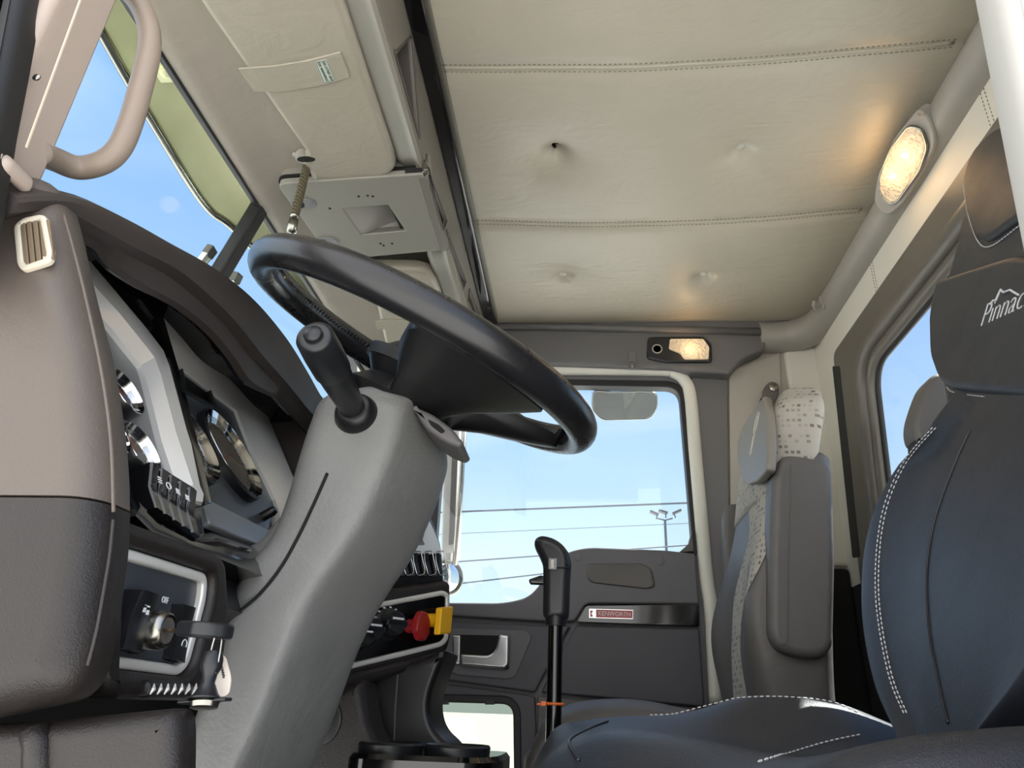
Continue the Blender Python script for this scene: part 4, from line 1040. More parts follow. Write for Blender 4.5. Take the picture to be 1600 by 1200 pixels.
# ================================================================== STEERING COLUMN
X0 = .47
col = thing('steering_column', 'grey textured steering column shroud below the wheel', 'steering column', (X0, .3, .5))
stn = [((556, 606), (690, 684)), ((502, 624), (697, 708)), ((482, 664), (694, 738)), ((464, 722), (672, 800)), ((446, 786), (640, 866)), ((424, 842), (606, 916)), ((384, 892), (578, 962)), ((366, 940), (558, 1002)), ((352, 1004), (540, 1044)), ((318, 1104), (508, 1130)), ((286, 1190), (474, 1206)), ((255, 1290), (440, 1290))]
rings = []; stn3 = []
for l, r in stn: stn3.append((PX(*l, X0-.050), PX(*r, X0+.045)))
flat = []
for a, b in stn3: flat.append((a.y, a.z, b.y, b.z))
tab = [(i,)+f_ for i, f_ in enumerate(flat)]
HWX = [(0, .060), (1, .070), (4, .074), (7, .078), (11, .082)]
SEC = cr_path([V(p+(0,)) for p in ((-1.0, -.15), (-.96, -.72), (-.70, -.98), (-.2, -1.0), (.28, -1.0), (.50, -.94), (.62, -.74), (.82, 0.0), (.98, .70), (.93, .95), (.7, 1.0), (.2, 1.0), (-.3, 1.0), (-.80, .96), (-.98, .65), (-1.0, .3))], 4, True)
def col_pt(s, th):
    ay, az, by, bz = interp(tab, s); w = interp(HWX, s)[0]
    A, B = V((0, ay, az)), V((0, by, bz)); c = (A+B)/2; h = (B-A)/2
    q = SEC[int(round(th/(2*pi)*len(SEC))) % len(SEC)]
    return V((X0, 0, 0))+c+h*q.x+V((w*q.y, 0, 0))
N = 64
for k in range(0, 111): rings.append([col_pt(k/10, 2*pi*j/N) for j in range(N)])
# rounded top
top = rings[0]; cen = sum(top, V())/N; dr = (cen-sum(rings[6], V())/N).normalized()
caps = [[cen+(p-cen)*s_+dr*h_ for p in top] for s_, h_ in ((.25, .012), (.7, .0115), (.9, .008))]
mb = MB(); mb.loft(caps+rings); shroud = mb.build('shroud', 'column_grey', col, ang=180)
# joint line of the two shroud halves, running down the near side
_v = [p for r in rings for p in r]; _f = [(i*N+j, i*N+(j+1) % N, (i+1)*N+(j+1) % N, (i+1)*N+j) for i in range(len(rings)-1) for j in range(N)]
col_bvh = BVHTree.FromPolygons(_v, _f)
def hitx(x, y):
    h, n, i, d = col_bvh.ray_cast(CAM, ray(x, y).normalized())
    return h if h else PX(x, y, X0)
jl = [hitx(x, y) for x, y in ((512, 740), (490, 790), (462, 848), (436, 892), (405, 930), (372, 958), (346, 985))]
mb = MB(); mb.tube(cr_path([p+V((-.0012, 0, 0)) for p in jl], 6), .0016, n=6); mb.build('shroud_joint', 'dark_gap', col, ang=180, label='dark joint line between the shroud halves')
mb = MB(); fl = [PX(x, y, X0-.03) for x, y in ((338, 872), (400, 842), (440, 792), (452, 880), (380, 940), (350, 1000), (338, 940))]
mb.prism(fl, (.10, 0, 0)); mb.build('dash_boot', 'column_grey', col, bevel=.014, segs=4)
# stalk
bs = hitx(556, 646); te = PX(490, 524, .262)
ax = (te-bs).normalized(); Ls = (te-bs).length
st_ = thing('turn_signal_lever', 'thick black multifunction stalk with round end button on the steering column', 'lever', bs)
mb = MB(); mb.lathe([(.0235, -.012), (.0235, .0), (.021, .007), (.018, .012), (.016, .013)], bs, ax, 30); mb.build('boot', 'black_plastic', st_, ang=60)
pl = Plane(bs, (0, .8, .5), (0, 0, 1))
mb = MB(); mb.lathe([(.0125, -.005), (.0135, .02), (.0160, Ls*.45), (.0168, Ls*.60)], bs, ax, 30); mb.build('shaft', 'black_satin', st_, ang=60)
mb = MB(); mb.lathe([(.0150, Ls*.58), (.0176, Ls*.585), (.0182, Ls*.6), (.0186, Ls*.80), (.0178, Ls*.97), (.0165, Ls*.99), (.014, Ls), (.0105, Ls), (.001, Ls)], bs, ax, 36); mb.build('twist_grip', 'black_satin', st_, ang=50)
mb = MB(); mb.lathe([(.0088, Ls), (.0088, Ls+.003), (.0075, Ls+.0045), (.001, Ls+.005)], bs, ax, 28); mb.build('end_button', 'black_satin', st_, ang=50)

# ================================================================== STEERING WHEEL
WC = V((.47, .1865, .9872)); wa, wb_ = .4571, -.1509
WN = V((sin(wb_)*cos(wa), -sin(wa), cos(wa)*cos(wb_))).normalized()
E1 = V((0, 1, 0)).cross(WN).normalized(); E2 = WN.cross(E1)
RW, KW = .222, .945
wh = thing('steering_wheel', 'large black leather wrapped steering wheel with four spokes', 'steering wheel', WC-WN*.12)
def wp(a, r=RW, h=0.0): return WC+E1*(r*cos(a))+E2*(KW*r*sin(a))+WN*h
NR = 144; R_T = .0178
def rim(a0, a1, rt, n, name, m, closed=False):
    mb = MB(); rings = []
    cnt = n if closed else n+1
    for k in range(cnt):
        a = a0+(a1-a0)*k/n; c = wp(a); rad = (E1*cos(a)+E2*KW*sin(a)).normalized()
        rings.append([c+rad*rt*.95*cos(2*pi*j/20)+WN*rt*1.06*sin(2*pi*j/20) for j in range(20)])
    mb.loft(rings, caps=not closed, loop=closed); return mb.build(name, m, wh, ang=50)
rim(0, 2*pi, R_T, NR, 'rim', 'wheel_leather', True)
# the wrapped grip section starts at a seam on the near right side
rim(radians(222), radians(330), R_T+.0004, 60, 'grip_wrap', 'wheel_leather')
rim(radians(30), radians(112), R_T+.0003, 60, 'grip_wrap', 'wheel_leather')
mb = MB()
for k in range(150):
    a = radians(20)+radians(132)*k/150
    for sgn in (1, -1):
        p = wp(a, RW-R_T*.93, R_T*.42+.0012*sgn*(1 if k % 2 else -1)); q = wp(a+radians(.8), RW-R_T*.95, R_T*.30+.002*sgn)
        mb.tube([p, q], .0010, n=5)
mb.build('rim_stitching', 'black_gloss', wh, label='crossed stitching along the inside of the rim')
# hub: a deep dish cover whose four wide spokes reach the rim
def win(a):
    a = degrees(a) % 360; w = 0
    for lo, hi in ((187, 250), (284, 338)):
        def sm(t): t = max(0, min(1, t)); return t*t*(3-2*t)
        k = sm((a-lo+9)/18)*sm((hi+9-a)/18) if lo-9 < a < hi+9 else 0
        w = max(w, k)
    return w
HB = .066; mb = MB(); rings = []; NA = 240
for fr, h, kind in ((.02, .004, 0), (.35, .004, 0), (.62, -.002, 0), (.86, -.006, 0), (1.0, -.004, 0), (1.0, -.018, 0), (.90, -.030, 1), (.72, -.046, 1), (.55, -.064, 2), (.40, -.086, 2), (.34, -.115, 2)):
    ring = []
    for j in range(NA):
        a = 2*pi*j/NA; w = win(a)
        r = HB+(.209-HB)*w
        if kind == 0: rr = r*fr
        elif kind == 1: rr = HB*fr*1.05+(r-HB)*max(0, fr-.45)/.55*.95
        else: rr = .13*fr
        hh = h-(1-w)*.012*(fr > .8 and kind == 0)
        ring.append(wp(a, rr, hh))
    rings.append(ring)
mb.loft(rings); hub = mb.build('hub_cover', 'wheel_plastic', wh, ang=50)
mb = MB(); mb.tube([wp(radians(a), .196, -.003) for a in range(190, 249, 2)], .0015, n=6); mb.build('cover_joint', 'dark_gap', hub, ang=180)
# leather boot lace where the spoke meets the rim
mb = MB()
for k in range(7):
    a = radians(286)+radians(2.6)*(k-3)
    mb.tube([wp(a, RW-R_T*1.05, .006), wp(a+radians(2.4), RW-R_T*1.12, -.010)], .0012, n=5)
mb.build('lacing', 'black_gloss', wh)

# grey bracket with a dark slot at the top rear of the column
pb_ = planeX(.42)
o = [pb_.px(*p) for p in ((640, 630), (676, 646), (706, 668), (724, 691), (716, 698), (694, 690), (664, 668))]
mb = MB(); mb.plate(pb_, rounded(o, .008), [], -.06, 0, .005, 3); br_ = mb.build('collar_bracket', 'trim_slate', col)
o = [pb_.px(*p) for p in ((668, 655), (686, 664), (696, 674), (690, 678), (674, 666))]
mb = MB(); mb.plate(pb_, rounded(o, .003), [], -.002, .0012); mb.build('slot', 'dark_gap', br_)
# ================================================================== SEATS
def sgnp(c, e): return copysign(abs(c)**e, c)
def loft_fn(mb, fn, s0, s1, ns, nr, dome0=0, dome1=0, dirv=None):
    """loft rings fn(s, th); optional domed ends along dirv"""
    rings = [[fn(s0+(s1-s0)*k/ns, 2*pi*j/nr) for j in range(nr)] for k in range(ns+1)]
    out = list(rings)
    for end, d in ((0, dome0), (1, dome1)):
        if not d: continue
        r = rings[0] if end == 0 else rings[-1]; c = sum(r, V())/nr; v_ = V(dirv)*(d if end else -d)
        add = [[c+(p-c)*s_+v_*h_ for p in r] for s_, h_ in ((.97, .25), (.9, .55), (.75, .85), (.5, 1.0), (.2, 1.05))]
        out = out+add if end else add[::-1]+out
    mb.loft(out); return out
def bvh_of(rings):
    n = len(rings[0]); v = [p for r in rings for p in r]
    return BVHTree.FromPolygons(v, [(i*n+j, i*n+(j+1) % n, (i+1)*n+(j+1) % n, (i+1)*n+j) for i in range(len(rings)-1) for j in range(n)])
def on(b, pts, eps=.0008, n=10):
    """pixel polyline dropped onto a surface"""
    out = []
    dense = cr_path([V((x, y, 0)) for x, y in pts], n)
    for p in dense:
        d = ray(p.x, p.y).normalized(); h, nn, i, t = b.ray_cast(CAM, d)
        if h:
            if nn.dot(d) > 0: nn = -nn
            out.append(h+nn*eps)
    return out
# ---- driver seat
SN = V((0, 1, .36)).normalized(); SO = V((0, -.355, .62)); SE = V((0, -.36, 1)).normalized()
ds = thing('driver_seat', 'black leather driver seat with white stitching, nearest the camera', 'seat', (.5, -.4, .4))
BO = V((0, -.312, .62))      # plane through the front of the side bolsters
def sp_(x, y): return PP(x, y, BO, SN)
def sv(p): return (p-SO).dot(SE)
SCX = .42
eb = [sp_(x, y) for x, y in ((1440, 1200), (1412, 1130), (1378, 1050), (1359, 930), (1366, 810), (1400, 722), (1448, 662))]
tabW = sorted([(sv(p), min(p.x, .90)-SCX) for p in eb])
tabW = [(-.06, tabW[0][1]-.01)]+tabW+[(sv(eb[-1])+.10, tabW[-1][1]-.02)]
def back_pt(v_, th):
    w = interp(tabW, v_)[0]; s_ = sgnp(sin(th), .45); c = sgnp(cos(th), .55)
    x = w*c; t = min(1, abs(x)/max(w, 1e-5))
    d = .055*s_
    if s_ > 0: d += .040*max(0, (t-.45)/.55)**2*max(.25, min(1, (.46-v_)/.12))+.016*(1-((v_-.12)/.25)**2 if abs(v_-.12) < .25 else 0)
    d -= .075
    return BO+V((SCX, 0, 0))+V((x, 0, 0))+SE*v_+SN*d
mb = MB(); vt_ = tabW[-1][0]
br = loft_fn(mb, back_pt, -.05, vt_-.02, 46, 64, .02, .03, SE); bk = mb.build('backrest', 'seat_leather', ds, ang=180)
bb = bvh_of(br)
for off in (6, 11):
    pts = on(bb, [(x+off, y) for x, y in ((1452, 668), (1404, 726), (1371, 812), (1363, 930), (1382, 1050), (1408, 1118))])
    if len(pts) > 3:
        mb = MB(); dashes(mb, pts, .0045, .0028, .0009); mb.build('stitching', 'thread_white', bk, label='white stitches along the backrest edge')
pts = on(bb, [(1516, 672), (1490, 730), (1462, 810), (1449, 890), (1452, 980), (1466, 1060), (1482, 1130)], .0004)
mb = MB(); mb.tube(pts, .0016, n=6); mb.build('seam', 'black_satin', bk, ang=180)
# headrest section
eh = [PP(x, y, SO, SN) for x, y in ((1466, 668), (1458, 600), (1452, 545), (1460, 490), (1478, 430), (1490, 360), (1504, 290), (1522, 235), (1556, 205), (1590, 180))]
tabH = sorted([(sv(p), p.x-SCX) for p in eh])
vtop = tabH[-1][0]
ev = [sv(p) for p in eh]
tabH = [(ev[0], .235), (ev[1], .250), (ev[2], .258), (ev[3], .258), (ev[4], .252), (ev[5], .248), (ev[6], .240), (ev[7], .215)]
tabH = [(v_, eh[i].x-SCX) for i, (v_, w_) in enumerate(tabH)]
def head_pt(v_, th):
    w = interp(tabH, v_)[0]; s_ = sgnp(sin(th), .5); c = sgnp(cos(th), .55)
    d = .060*s_-.035
    return SO+V((SCX+w*c, 0, 0))+SE*v_+SN*d
hq = Plane(SO+SN*.024, (-1, 0, 0), SE)
le = [hq.px(*p) for p in ((1466, 656), (1460, 610), (1454, 560), (1456, 510), (1468, 450), (1482, 400), (1492, 350), (1502, 300), (1516, 252), (1548, 215), (1580, 200))]
bt = [hq.px(*p) for p in ((1572, 678), (1540, 669), (1490, 660))]
cx_ = -SCX
def mr(q): return [(2*cx_-u, v_) for u, v_ in q][::-1]
o = le+mr(le)+[(cx_+.17, .30), (cx_+.11, .235)]+[hq.px(1600, 684)]+bt
mb = MB(); mb.plate(hq, rounded(o, .015, 4), [], -.10, .0, .034, 6); hd = mb.build('headrest', 'seat_leather', ds, ang=60)
hpl = Plane(SO+SN*.022, (-1, 0, 0), SE)
o = [hpl.px(*p) for p in ((1474, 440), (1462, 500), (1464, 560), (1478, 598), (1496, 611), (1600, 622), (1760, 640), (1800, 500), (1720, 420), (1600, 400))]
mb = MB(); mb.plate(hpl, rounded(o, .02), [], -.02, .012, .010, 4); fp = mb.build('face_pad', 'seat_leather', ds, ang=60)
o2 = [hpl.px(*p) for p in ((1512, 282), (1518, 330), (1532, 372), (1552, 380), (1600, 346), (1700, 290), (1680, 150), (1560, 205), (1530, 235))]
mb = MB(); mb.plate(hpl, rounded(o2, .02), [], -.02, .010, .008, 4); tp_ = mb.build('crown_pad', 'seat_leather', ds, ang=60)
def onp(pts, w, n=8): return cr_path([hpl.pt(*hpl.px(*p), w) for p in pts], n)
mb = MB(); dashes(mb, onp([(1509, 290), (1516, 334), (1531, 376), (1552, 386), (1600, 352), (1640, 328)], .0035), .0045, .0028, .0009); mb.build('stitching', 'thread_white', tp_)
mb = MB(); dashes(mb, onp([(1482, 606), (1498, 615), (1600, 627), (1680, 634)], .002), .004, .0024, .0008)
mb.build('stitching', 'thread_white', fp)
# embroidered name and mountain outline
c = V(hpl.px(1582, 494)); d_ = V(hpl.px(1600, 482))-V(hpl.px(1553, 503)); r_ = atan2(d_.y, d_.x)
mb = MB(); mb.text('Pinnacle', hpl, *hpl.px(1553, 500), .043, w=.0122, rot=r_, ext=.0006, squash=.92, align='LEFT', thin=.0011); mb.build('embroidery', 'thread_white', fp, label='white embroidered lettering on the headrest')
mb = MB(); mb.tube([hpl.pt(*hpl.px(*p), .0128) for p in ((1566, 480), (1571, 474), (1575, 474), (1583, 457), (1587, 462), (1598, 458), (1612, 466))], .0012, n=6); mb.build('mountain_outline', 'thread_white', fp)
# raised armrest behind
pl = planeX(.80)
o = [pl.px(*p) for p in ((1428, 668), (1430, 648), (1438, 622), (1448, 596), (1462, 580), (1500, 580), (1500, 690), (1434, 690))]
mb = MB(); mb.plate(pl, rounded(o, .012), [], -.05, 0, .012, 3); ar = mb.build('armrest', 'grey_vinyl', ds, ang=180, label='grey armrest folded up behind the headrest')
o = [pl.px(*p) for p in ((1433, 672), (1500, 676), (1500, 760), (1438, 760))]
mb = MB(); mb.plate(pl, o, [], -.04, -.008, .004); bl = mb.build('bellows', 'black_rubber', ar)
for k in range(4):
    mb = MB(); mb.tube([pl.pt(*pl.px(1440+k*9, 676), -.006), pl.pt(*pl.px(1442+k*9, 750), -.006)], .004, n=8); mb.build('fold', 'black_rubber', bl, ang=180)
# cushion
tabN = [(-.42, .580), (-.36, .600), (-.30, .603), (-.248, .600), (-.183, .590), (-.117, .568), (-.05, .545), (.0, .53), (.05, .50), (.085, .47)]   # near bolster height by y
tabF = [(-.42, .575), (-.364, .599), (-.30, .623), (-.25, .628), (-.194, .624), (-.12, .604), (-.04, .5975), (.0, .592), (.030, .585), (.042, .572), (.06, .54), (.085, .49)]
tabC = [(-.42, .560), (-.30, .558), (-.2, .568), (-.1, .582), (-.04, .588), (.0, .583), (.03, .565), (.055, .535), (.085, .49)]
def cush(y, k, n=72):
    zn, zf, zc = interp(tabN, y)[0], interp(tabF, y)[0], interp(tabC, y)[0]
    fr_ = max(0, (y-.02)/.065); hw = .268-.03*fr_**2
    def sm(t): t = max(0, min(1, t)); return t*t*(3-2*t)
    if k < n*2//3:
        u = 1-2*k/(n*2//3-1); t = abs(u); ez = zf if u > 0 else zn
        z = zc+(ez-zc)*sm((t-.40)/.48)
        if t > .86: z -= .05*(1-sqrt(max(0, 1-((t-.86)/.14)**2)))
        return V((.445+hw*u, y, z))
    m = n-n*2//3; q = (k-n*2//3)/(m-1); return V((.445-hw+2*hw*q, y, .44))
ys = [-.42+.505*i/70 for i in range(71)]
cu_ = [[cush(y, k) for k in range(72)] for y in ys]
fcen = sum(cu_[-1], V())/72
cu_ += [[fcen+(p-fcen)*s_+V((0, h_, 0)) for p in cu_[-1]] for s_, h_ in ((.97, .008), (.9, .015), (.7, .02), (.2, .022))]
mb = MB(); mb.loft(cu_); cs_ = mb.build('cushion', 'seat_leather', ds, ang=60)
cb_ = bvh_of(cu_)
pts = on(cb_, [(880, 1126), (960, 1118), (1050, 1117), (1110, 1100), (1160, 1091), (1230, 1090), (1300, 1098), (1350, 1118)], .0010)
mb = MB(); dashes(mb, pts, .0045, .0026, .0009); mb.build('stitching', 'thread_white', cs_)
pts = on(cb_, [(905, 1190), (890, 1160), (920, 1140), (950, 1128)], .0010)
mb = MB(); mb.tube(pts, .0014, n=6) if len(pts) > 2 else mb.box((.5, -.1, .5), (.01, .01, .01)); mb.build('seam', 'black_satin', cs_, ang=180)
pts = on(cb_, [(1185, 1192), (1230, 1178), (1290, 1160), (1345, 1148)], .0008)
if len(pts) > 3:
    mb = MB(); dashes(mb, pts, .0045, .0026, .0009); mb.build('stitching', 'thread_white', cs_)
mb = MB(); mb.box((.46, -.16, .24), (.42, .44, .40)); mb.build('pedestal', 'black_plastic', ds, bevel=.02)

# ---- passenger seat
PSX = 1.335
pseat = thing('passenger_seat', 'grey passenger seat with speckled fabric strip and folded up armrests', 'seat', (PSX, -.35, .35))
def yf(z): return interp([(.55, -.315), (.64, -.312), (.75, -.322), (.9, -.345), (1.06, -.375), (1.17, -.402), (1.26, -.435)], z)[0]
def pw(z): return interp([(.55, .205), (.70, .222), (.80, .222), (.95, .205), (1.05, .180), (1.12, .15)], z)[0]
def pback(z, th):
    w = pw(z); c = sgnp(cos(th), .55); s_ = sgnp(sin(th), .5); t = abs(c)
    y = yf(z)-.075+.075*s_
    if s_ > 0: y += .050*max(0, (t-.30)/.70)**1.3*(exp(-((z-.79)/.14)**2))
    return V((PSX+w*c, y-.12*(z > 9), z))
mb = MB(); pr2 = loft_fn(mb, pback, .55, 1.10, 44, 60, .02, .03, (0, 0, 1)); pbk = mb.build('backrest', 'grey_vinyl', pseat, ang=180)
pbv = bvh_of(pr2)
# fabric strip down the middle of the front
rows = [(1168, 1214, 758), (1170, 1212, 800), (1170, 1206, 840), (1160, 1190, 880), (1148, 1166, 930), (1144, 1158, 980), (1143, 1158, 1030), (1146, 1168, 1090)]
L_ = cr_path([V((a, y, 0)) for a, b, y in rows], 5); R2 = cr_path([V((b, y, 0)) for a, b, y in rows], 5)
g = []
for a, b in zip(L_, R2):
    row = []
    for k in range(9):
        q = a.lerp(b, k/8); d = ray(q.x, q.y).normalized(); h, nn, i, t = pbv.ray_cast(CAM, d)
        if not h: h = PX(q.x, q.y, PSX)
        row.append(h-d*.003)
    g.append(row)
mb = MB(); mb.add([p for r in g for p in r]+[p+V((0, -.006, 0)) for r in g for p in r], [(i*9+j, i*9+j+1, (i+1)*9+j+1, (i+1)*9+j) for i in range(len(g)-1) for j in range(8)]+[(len(g)*9+i*9+j, len(g)*9+(i+1)*9+j, len(g)*9+(i+1)*9+j+1, len(g)*9+i*9+j+1) for i in range(len(g)-1) for j in range(8)])
mb.build('fabric_strip', 'speckled_fabric', pseat, ang=180, label='light speckled fabric strip down the backrest')
# headrest
def phead(z, th):
    w = interp([(1.02, .160), (1.10, .168), (1.20, .168), (1.235, .155), (1.26, .13)], z)[0]; c = sgnp(cos(th), .35); s_ = sgnp(sin(th), .45)
    dd = interp([(1.02, .060), (1.2, .060), (1.26, .045)], z)[0]
    return V((PSX+w*c, yf(z)-.055+dd*s_, z))
mb = MB(); loft_fn(mb, phead, 1.02, 1.262, 26, 52, .01, .022, (0, -.2, 1)); ph2 = mb.build('headrest', 'speckled_fabric', pseat, ang=180, label='headrest in speckled fabric')
hp2 = Plane((PSX, yf(1.16)+.006, 1.16), (-1, 0, 0), (0, -.27, 1))
o = [hp2.px(*p) for p in ((1156, 692), (1163, 668), (1182, 640), (1198, 618), (1203, 640), (1205, 710), (1203, 735), (1188, 752), (1172, 758), (1163, 750), (1156, 720))]
mb = MB(); mb.plate(hp2, rounded(o, .02), [], -.012, .007, .007, 4); pad = mb.build('headrest_pad', 'smooth_grey_pad', pseat, ang=60, label='smooth light grey headrest pad with emblem')
mb = MB(); e = V(hp2.px(1187, 662)); mb.tube([hp2.pt(e.x+.020*cos(a), e.y+.026*sin(a), .0075) for a in [2*pi*k/28 for k in range(28)]], .0014, n=6, closed=True)
mb.tube([hp2.pt(e.x+.012*cos(a), e.y+.017*sin(a), .0075) for a in [2*pi*k/28 for k in range(28)]], .0009, n=6, closed=True)
for k in range(4): mb.tube([hp2.pt(e.x+(k-1.5)*.006, e.y-.030, .0075), hp2.pt(e.x+(k-1.5)*.005-.003, e.y-.078, .0075)], .0011, n=6)
mb.build('emblem', 'button_cover', pad, ang=180)
# armrests
pl = planeX(1.085)
o = [pl.px(*p) for p in ((1222, 711), (1240, 709), (1285, 716), (1302, 730), (1307, 880), (1304, 1010), (1288, 1028), (1250, 1028), (1216, 1016), (1202, 992), (1203, 880), (1208, 740))]
mb = MB(); mb.plate(pl, rounded(o, .02), [], -.065, .0, .016, 5); arm = mb.build('armrest', 'grey_vinyl', pseat, ang=60, label='near armrest folded upright')
e = [pl.px(*p) for p in ((1236, 726), (1231, 860), (1230, 990), (1224, 1006))]
mb = MB(); mb.tube(cr_path([pl.pt(*p, .0005) for p in e], 8), .0013, n=6); mb.build('seam', 'grey_vinyl', arm, ang=180)
pl = planeX(1.60)
o = [pl.px(*p) for p in ((1131, 800), (1140, 786), (1175, 786), (1178, 960), (1134, 960))]
mb = MB(); mb.plate(pl, rounded(o, .012), [], -.05, .0, .012, 3); mb.build('armrest', 'grey_vinyl', pseat, ang=180, label='far armrest folded upright')
# cushion and base
def pcush(y, th):
    zt = interp([(-.34, .60), (-.2, .618), (-.10, .632), (.0, .626), (.045, .61), (.075, .585), (.095, .54)], y)[0]
    c = sgnp(cos(th), .55); s_ = sgnp(sin(th), .5); t = abs(c)
    return V((PSX+.235*c, y, (zt+.47)/2+(zt-.47)/2*s_-.006*(1-t)*(s_ > 0)))
mb = MB(); loft_fn(mb, pcush, -.34, .095, 40, 56, .02, .012, (0, 1, 0)); mb.build('cushion', 'grey_vinyl', pseat, ang=180)
mb = MB(); mb.box((PSX, -.12, .27), (.42, .40, .44)); mb.build('base', 'pillar_grey', pseat, bevel=.03)
# seat belt guide on the pillar
c = PX(1203, 614, 1.74)
t = thing('belt_guide', 'grey seat belt guide on the pillar above the passenger headrest', 'seat belt', c-V((0, 0, .05)))
pl = planeX(1.735)
mb = MB(); o = rounded([pl.px(*p) for p in ((1192, 622), (1194, 604), (1204, 594), (1216, 597), (1219, 612), (1210, 632), (1196, 642))], .012); mb.plate(pl, o, [], -.03, 0, .008, 3); mb.build('housing', 'grey_vinyl', t)
mb = MB(); mb.lathe([(.012, -.002), (.012, .006), (.008, .008), (.001, .008)], PX(1208, 606, 1.735), (-1, 0, 0), 18); mb.build('bolt_cover', 'steel', t)
mb = MB(); o = [pl.px(*p) for p in ((1188, 622), (1200, 624), (1196, 634), (1186, 632))]; mb.plate(pl, o, [], -.01, .006, .003); mb.build('loop', 'black_plastic', t)
mb = MB(); mb.box((1.745, c.y+.01, .95), (.003, .045, .55)); mb.build('strap', 'trim_slate', t)

# ================================================================== GEAR LEVER
gl_ = planeX(.90)
gt = thing('gear_lever', 'tall black gear lever with moulded grip standing in front of the door panel', 'gear lever', PX(865, 1300, .9))
mb = MB(); mb.tube([PX(860, 1320, .9), PX(865, 1140, .9), PX(868, 965, .9)], .0118, n=20); mb.build('stick', 'black_gloss', gt, ang=60)
o = [gl_.px(*p) for p in ((848, 971), (889, 971), (891, 905), (893, 880), (890, 866), (878, 850), (862, 841), (846, 838), (836, 843), (835, 855), (842, 868), (849, 884))]
mb = MB(); mb.plate(Plane((.882, 0, 0), (0, -1, 0), (0, 0, 1)), rounded(o, .014), [], -.042, 0, .014, 5); gk = mb.build('grip', 'black_satin', gt, ang=180)
gp = planeX(.880)
mb = MB(); mb.plate(gp, rounded([gp.px(*p) for p in ((857, 872), (871, 873), (870, 891), (857, 890))], .001), [], -.004, .003, .001); b_ = mb.build('range_button', 'panel_grey', gk, label='grey button on the grip')
mb = MB(); mb.plate(gp, [gp.px(*p) for p in ((861, 875), (866, 875), (865, 882), (866, 888), (861, 888))], [], .002, .0036); mb.build('button_mark', 'button_cover', b_)
gp2 = planeX(.90); mb = MB(); mb.plate(gp2, rounded([gp2.px(*p) for p in ((826, 906), (846, 899), (852, 902), (852, 914), (828, 913))], .003), [], -.006, .006, .003); mb.build('splitter_lever', 'black_gloss', gk)
mb = MB(); mb.plate(gp, [gp.px(*p) for p in ((850, 886), (890, 886), (890, 888), (850, 888))], [], -.003, .0008); mb.build('grip_joint', 'dark_gap', gk)
mb = MB(); mb.lathe([(.0165, -.012), (.0165, .004), (.012, .006)], PX(868, 966, .9), (0, 0, 1), 20); mb.build('collar', 'black_plastic', gk)
b = PX(860, 1320, .9); mb = MB(); mb.lathe([(.07, 0), (.06, .03), (.045, .07), (.03, .12), (.02, .20), (.014, .30)], (b.x, b.y, .04), (0, 0, 1), 24); mb.build('boot', 'black_rubber', gt)
mb = MB(); mb.tube([V((b.x, b.y, .05)), b], .0118, n=16); mb.build('lower_stick', 'black_gloss', gt)
c = PX(866, 1100, .9)
t = thing('cable_tie', 'orange cable tie wrapped around the gear lever', 'cable tie', c)
mb = MB(); mb.tube([c+V((.0135*cos(a), .0135*sin(a), 0)) for a in [2*pi*k/24 for k in range(24)]], .0022, n=8, closed=True); mb.build('band', 'orange_plastic', t, ang=180)
mb = MB(); mb.box(c+V((-.006, .016, .0)), (.008, .008, .007)); mb.box(c+V((-.006, .022, -.001)), (.003, .008, .003)); mb.build('head', 'orange_plastic', t, bevel=.001)
# ================================================================== OUTSIDE
structure((lambda m: (m.box((0, 0, -1.36), (900, 900, .02)), m.build('ground', 'concrete'))[1])(MB()), 'pale sunlit concrete yard')
mb = MB(); mb.box((.92, .1, .02), (1.8, 2.0, .04)); structure(mb.build('floor', 'carpet_dark'), 'dark cab floor')
mb = MB(); mb.box((.92, .92, .50), (1.8, .03, 1.0)); structure(mb.build('wall_front', 'carpet_dark'), 'dark firewall below the windshield')
# external sun visor above the windshield
px_ = [(150, 30), (172, 70), (200, 120), (232, 175), (300, 288), (332, 330), (362, 352), (420, 410), (500, 478), (605, 552)]
edge = [PZ(x, y, 1.58) for x, y in px_]
a0 = edge[0]+(edge[0]-edge[1])*3.0
edge = cr_path([a0]+edge, 5)
t = thing('exterior_visor', 'pale metal exterior sun visor above the windshield, seen through the glass', 'visor', (.87, .74, 1.58))
rings = []
for p in edge:
    q = V((p.x, .675, 1.615)) if p.y > .69 else V((p.x, p.y-.015, 1.60))
    m1 = q.lerp(p, .5)+V((0, 0, .022)); th = V((0, 0, .004))
    rings.append([q, q.lerp(p, .25)+V((0, 0, .016)), m1, q.lerp(p, .75)+V((0, 0, .014)), p, p+th, m1+th, q+th])
mb = MB(); mb.loft(rings); mb.build('sheet', 'visor_steel', t, ang=60)
mb = MB(); mb.tube([p+V((0, .002, -.001)) for p in edge], .009, n=8); mb.build('rolled_edge', 'steel', t, ang=180)
bp_ = PZ(262, 108, 1.60); mb = MB(); mb.box(bp_, (.05, .05, .012)); mb.lathe([(.012, 0), (.012, -.008), (.001, -.012)], bp_+V((0, 0, -.005)), (0, 0, 1), 12); mb.build('bracket', 'visor_steel', t, bevel=.003)
mb = MB(); rings = []  # unseen hood, added to bounce sunlight up onto the exterior visor
for k in range(13):
    y = 1.05+1.7*k/12; w_ = .62-.08*k/12; z = 1.02-.10*(k/12)**2
    rings.append([V((.925+w_*cos(q), y, z-.55+.55*max(0, sin(q))**.5)) for q in [pi*j/16 for j in range(17)]]+[V((.925-w_, y, .2)), V((.925+w_, y, .2))])
mb.loft(rings); structure(mb.build('bounce_hood', 'white_paint', ang=60), 'unseen pale vehicle hood added in front of the windshield')
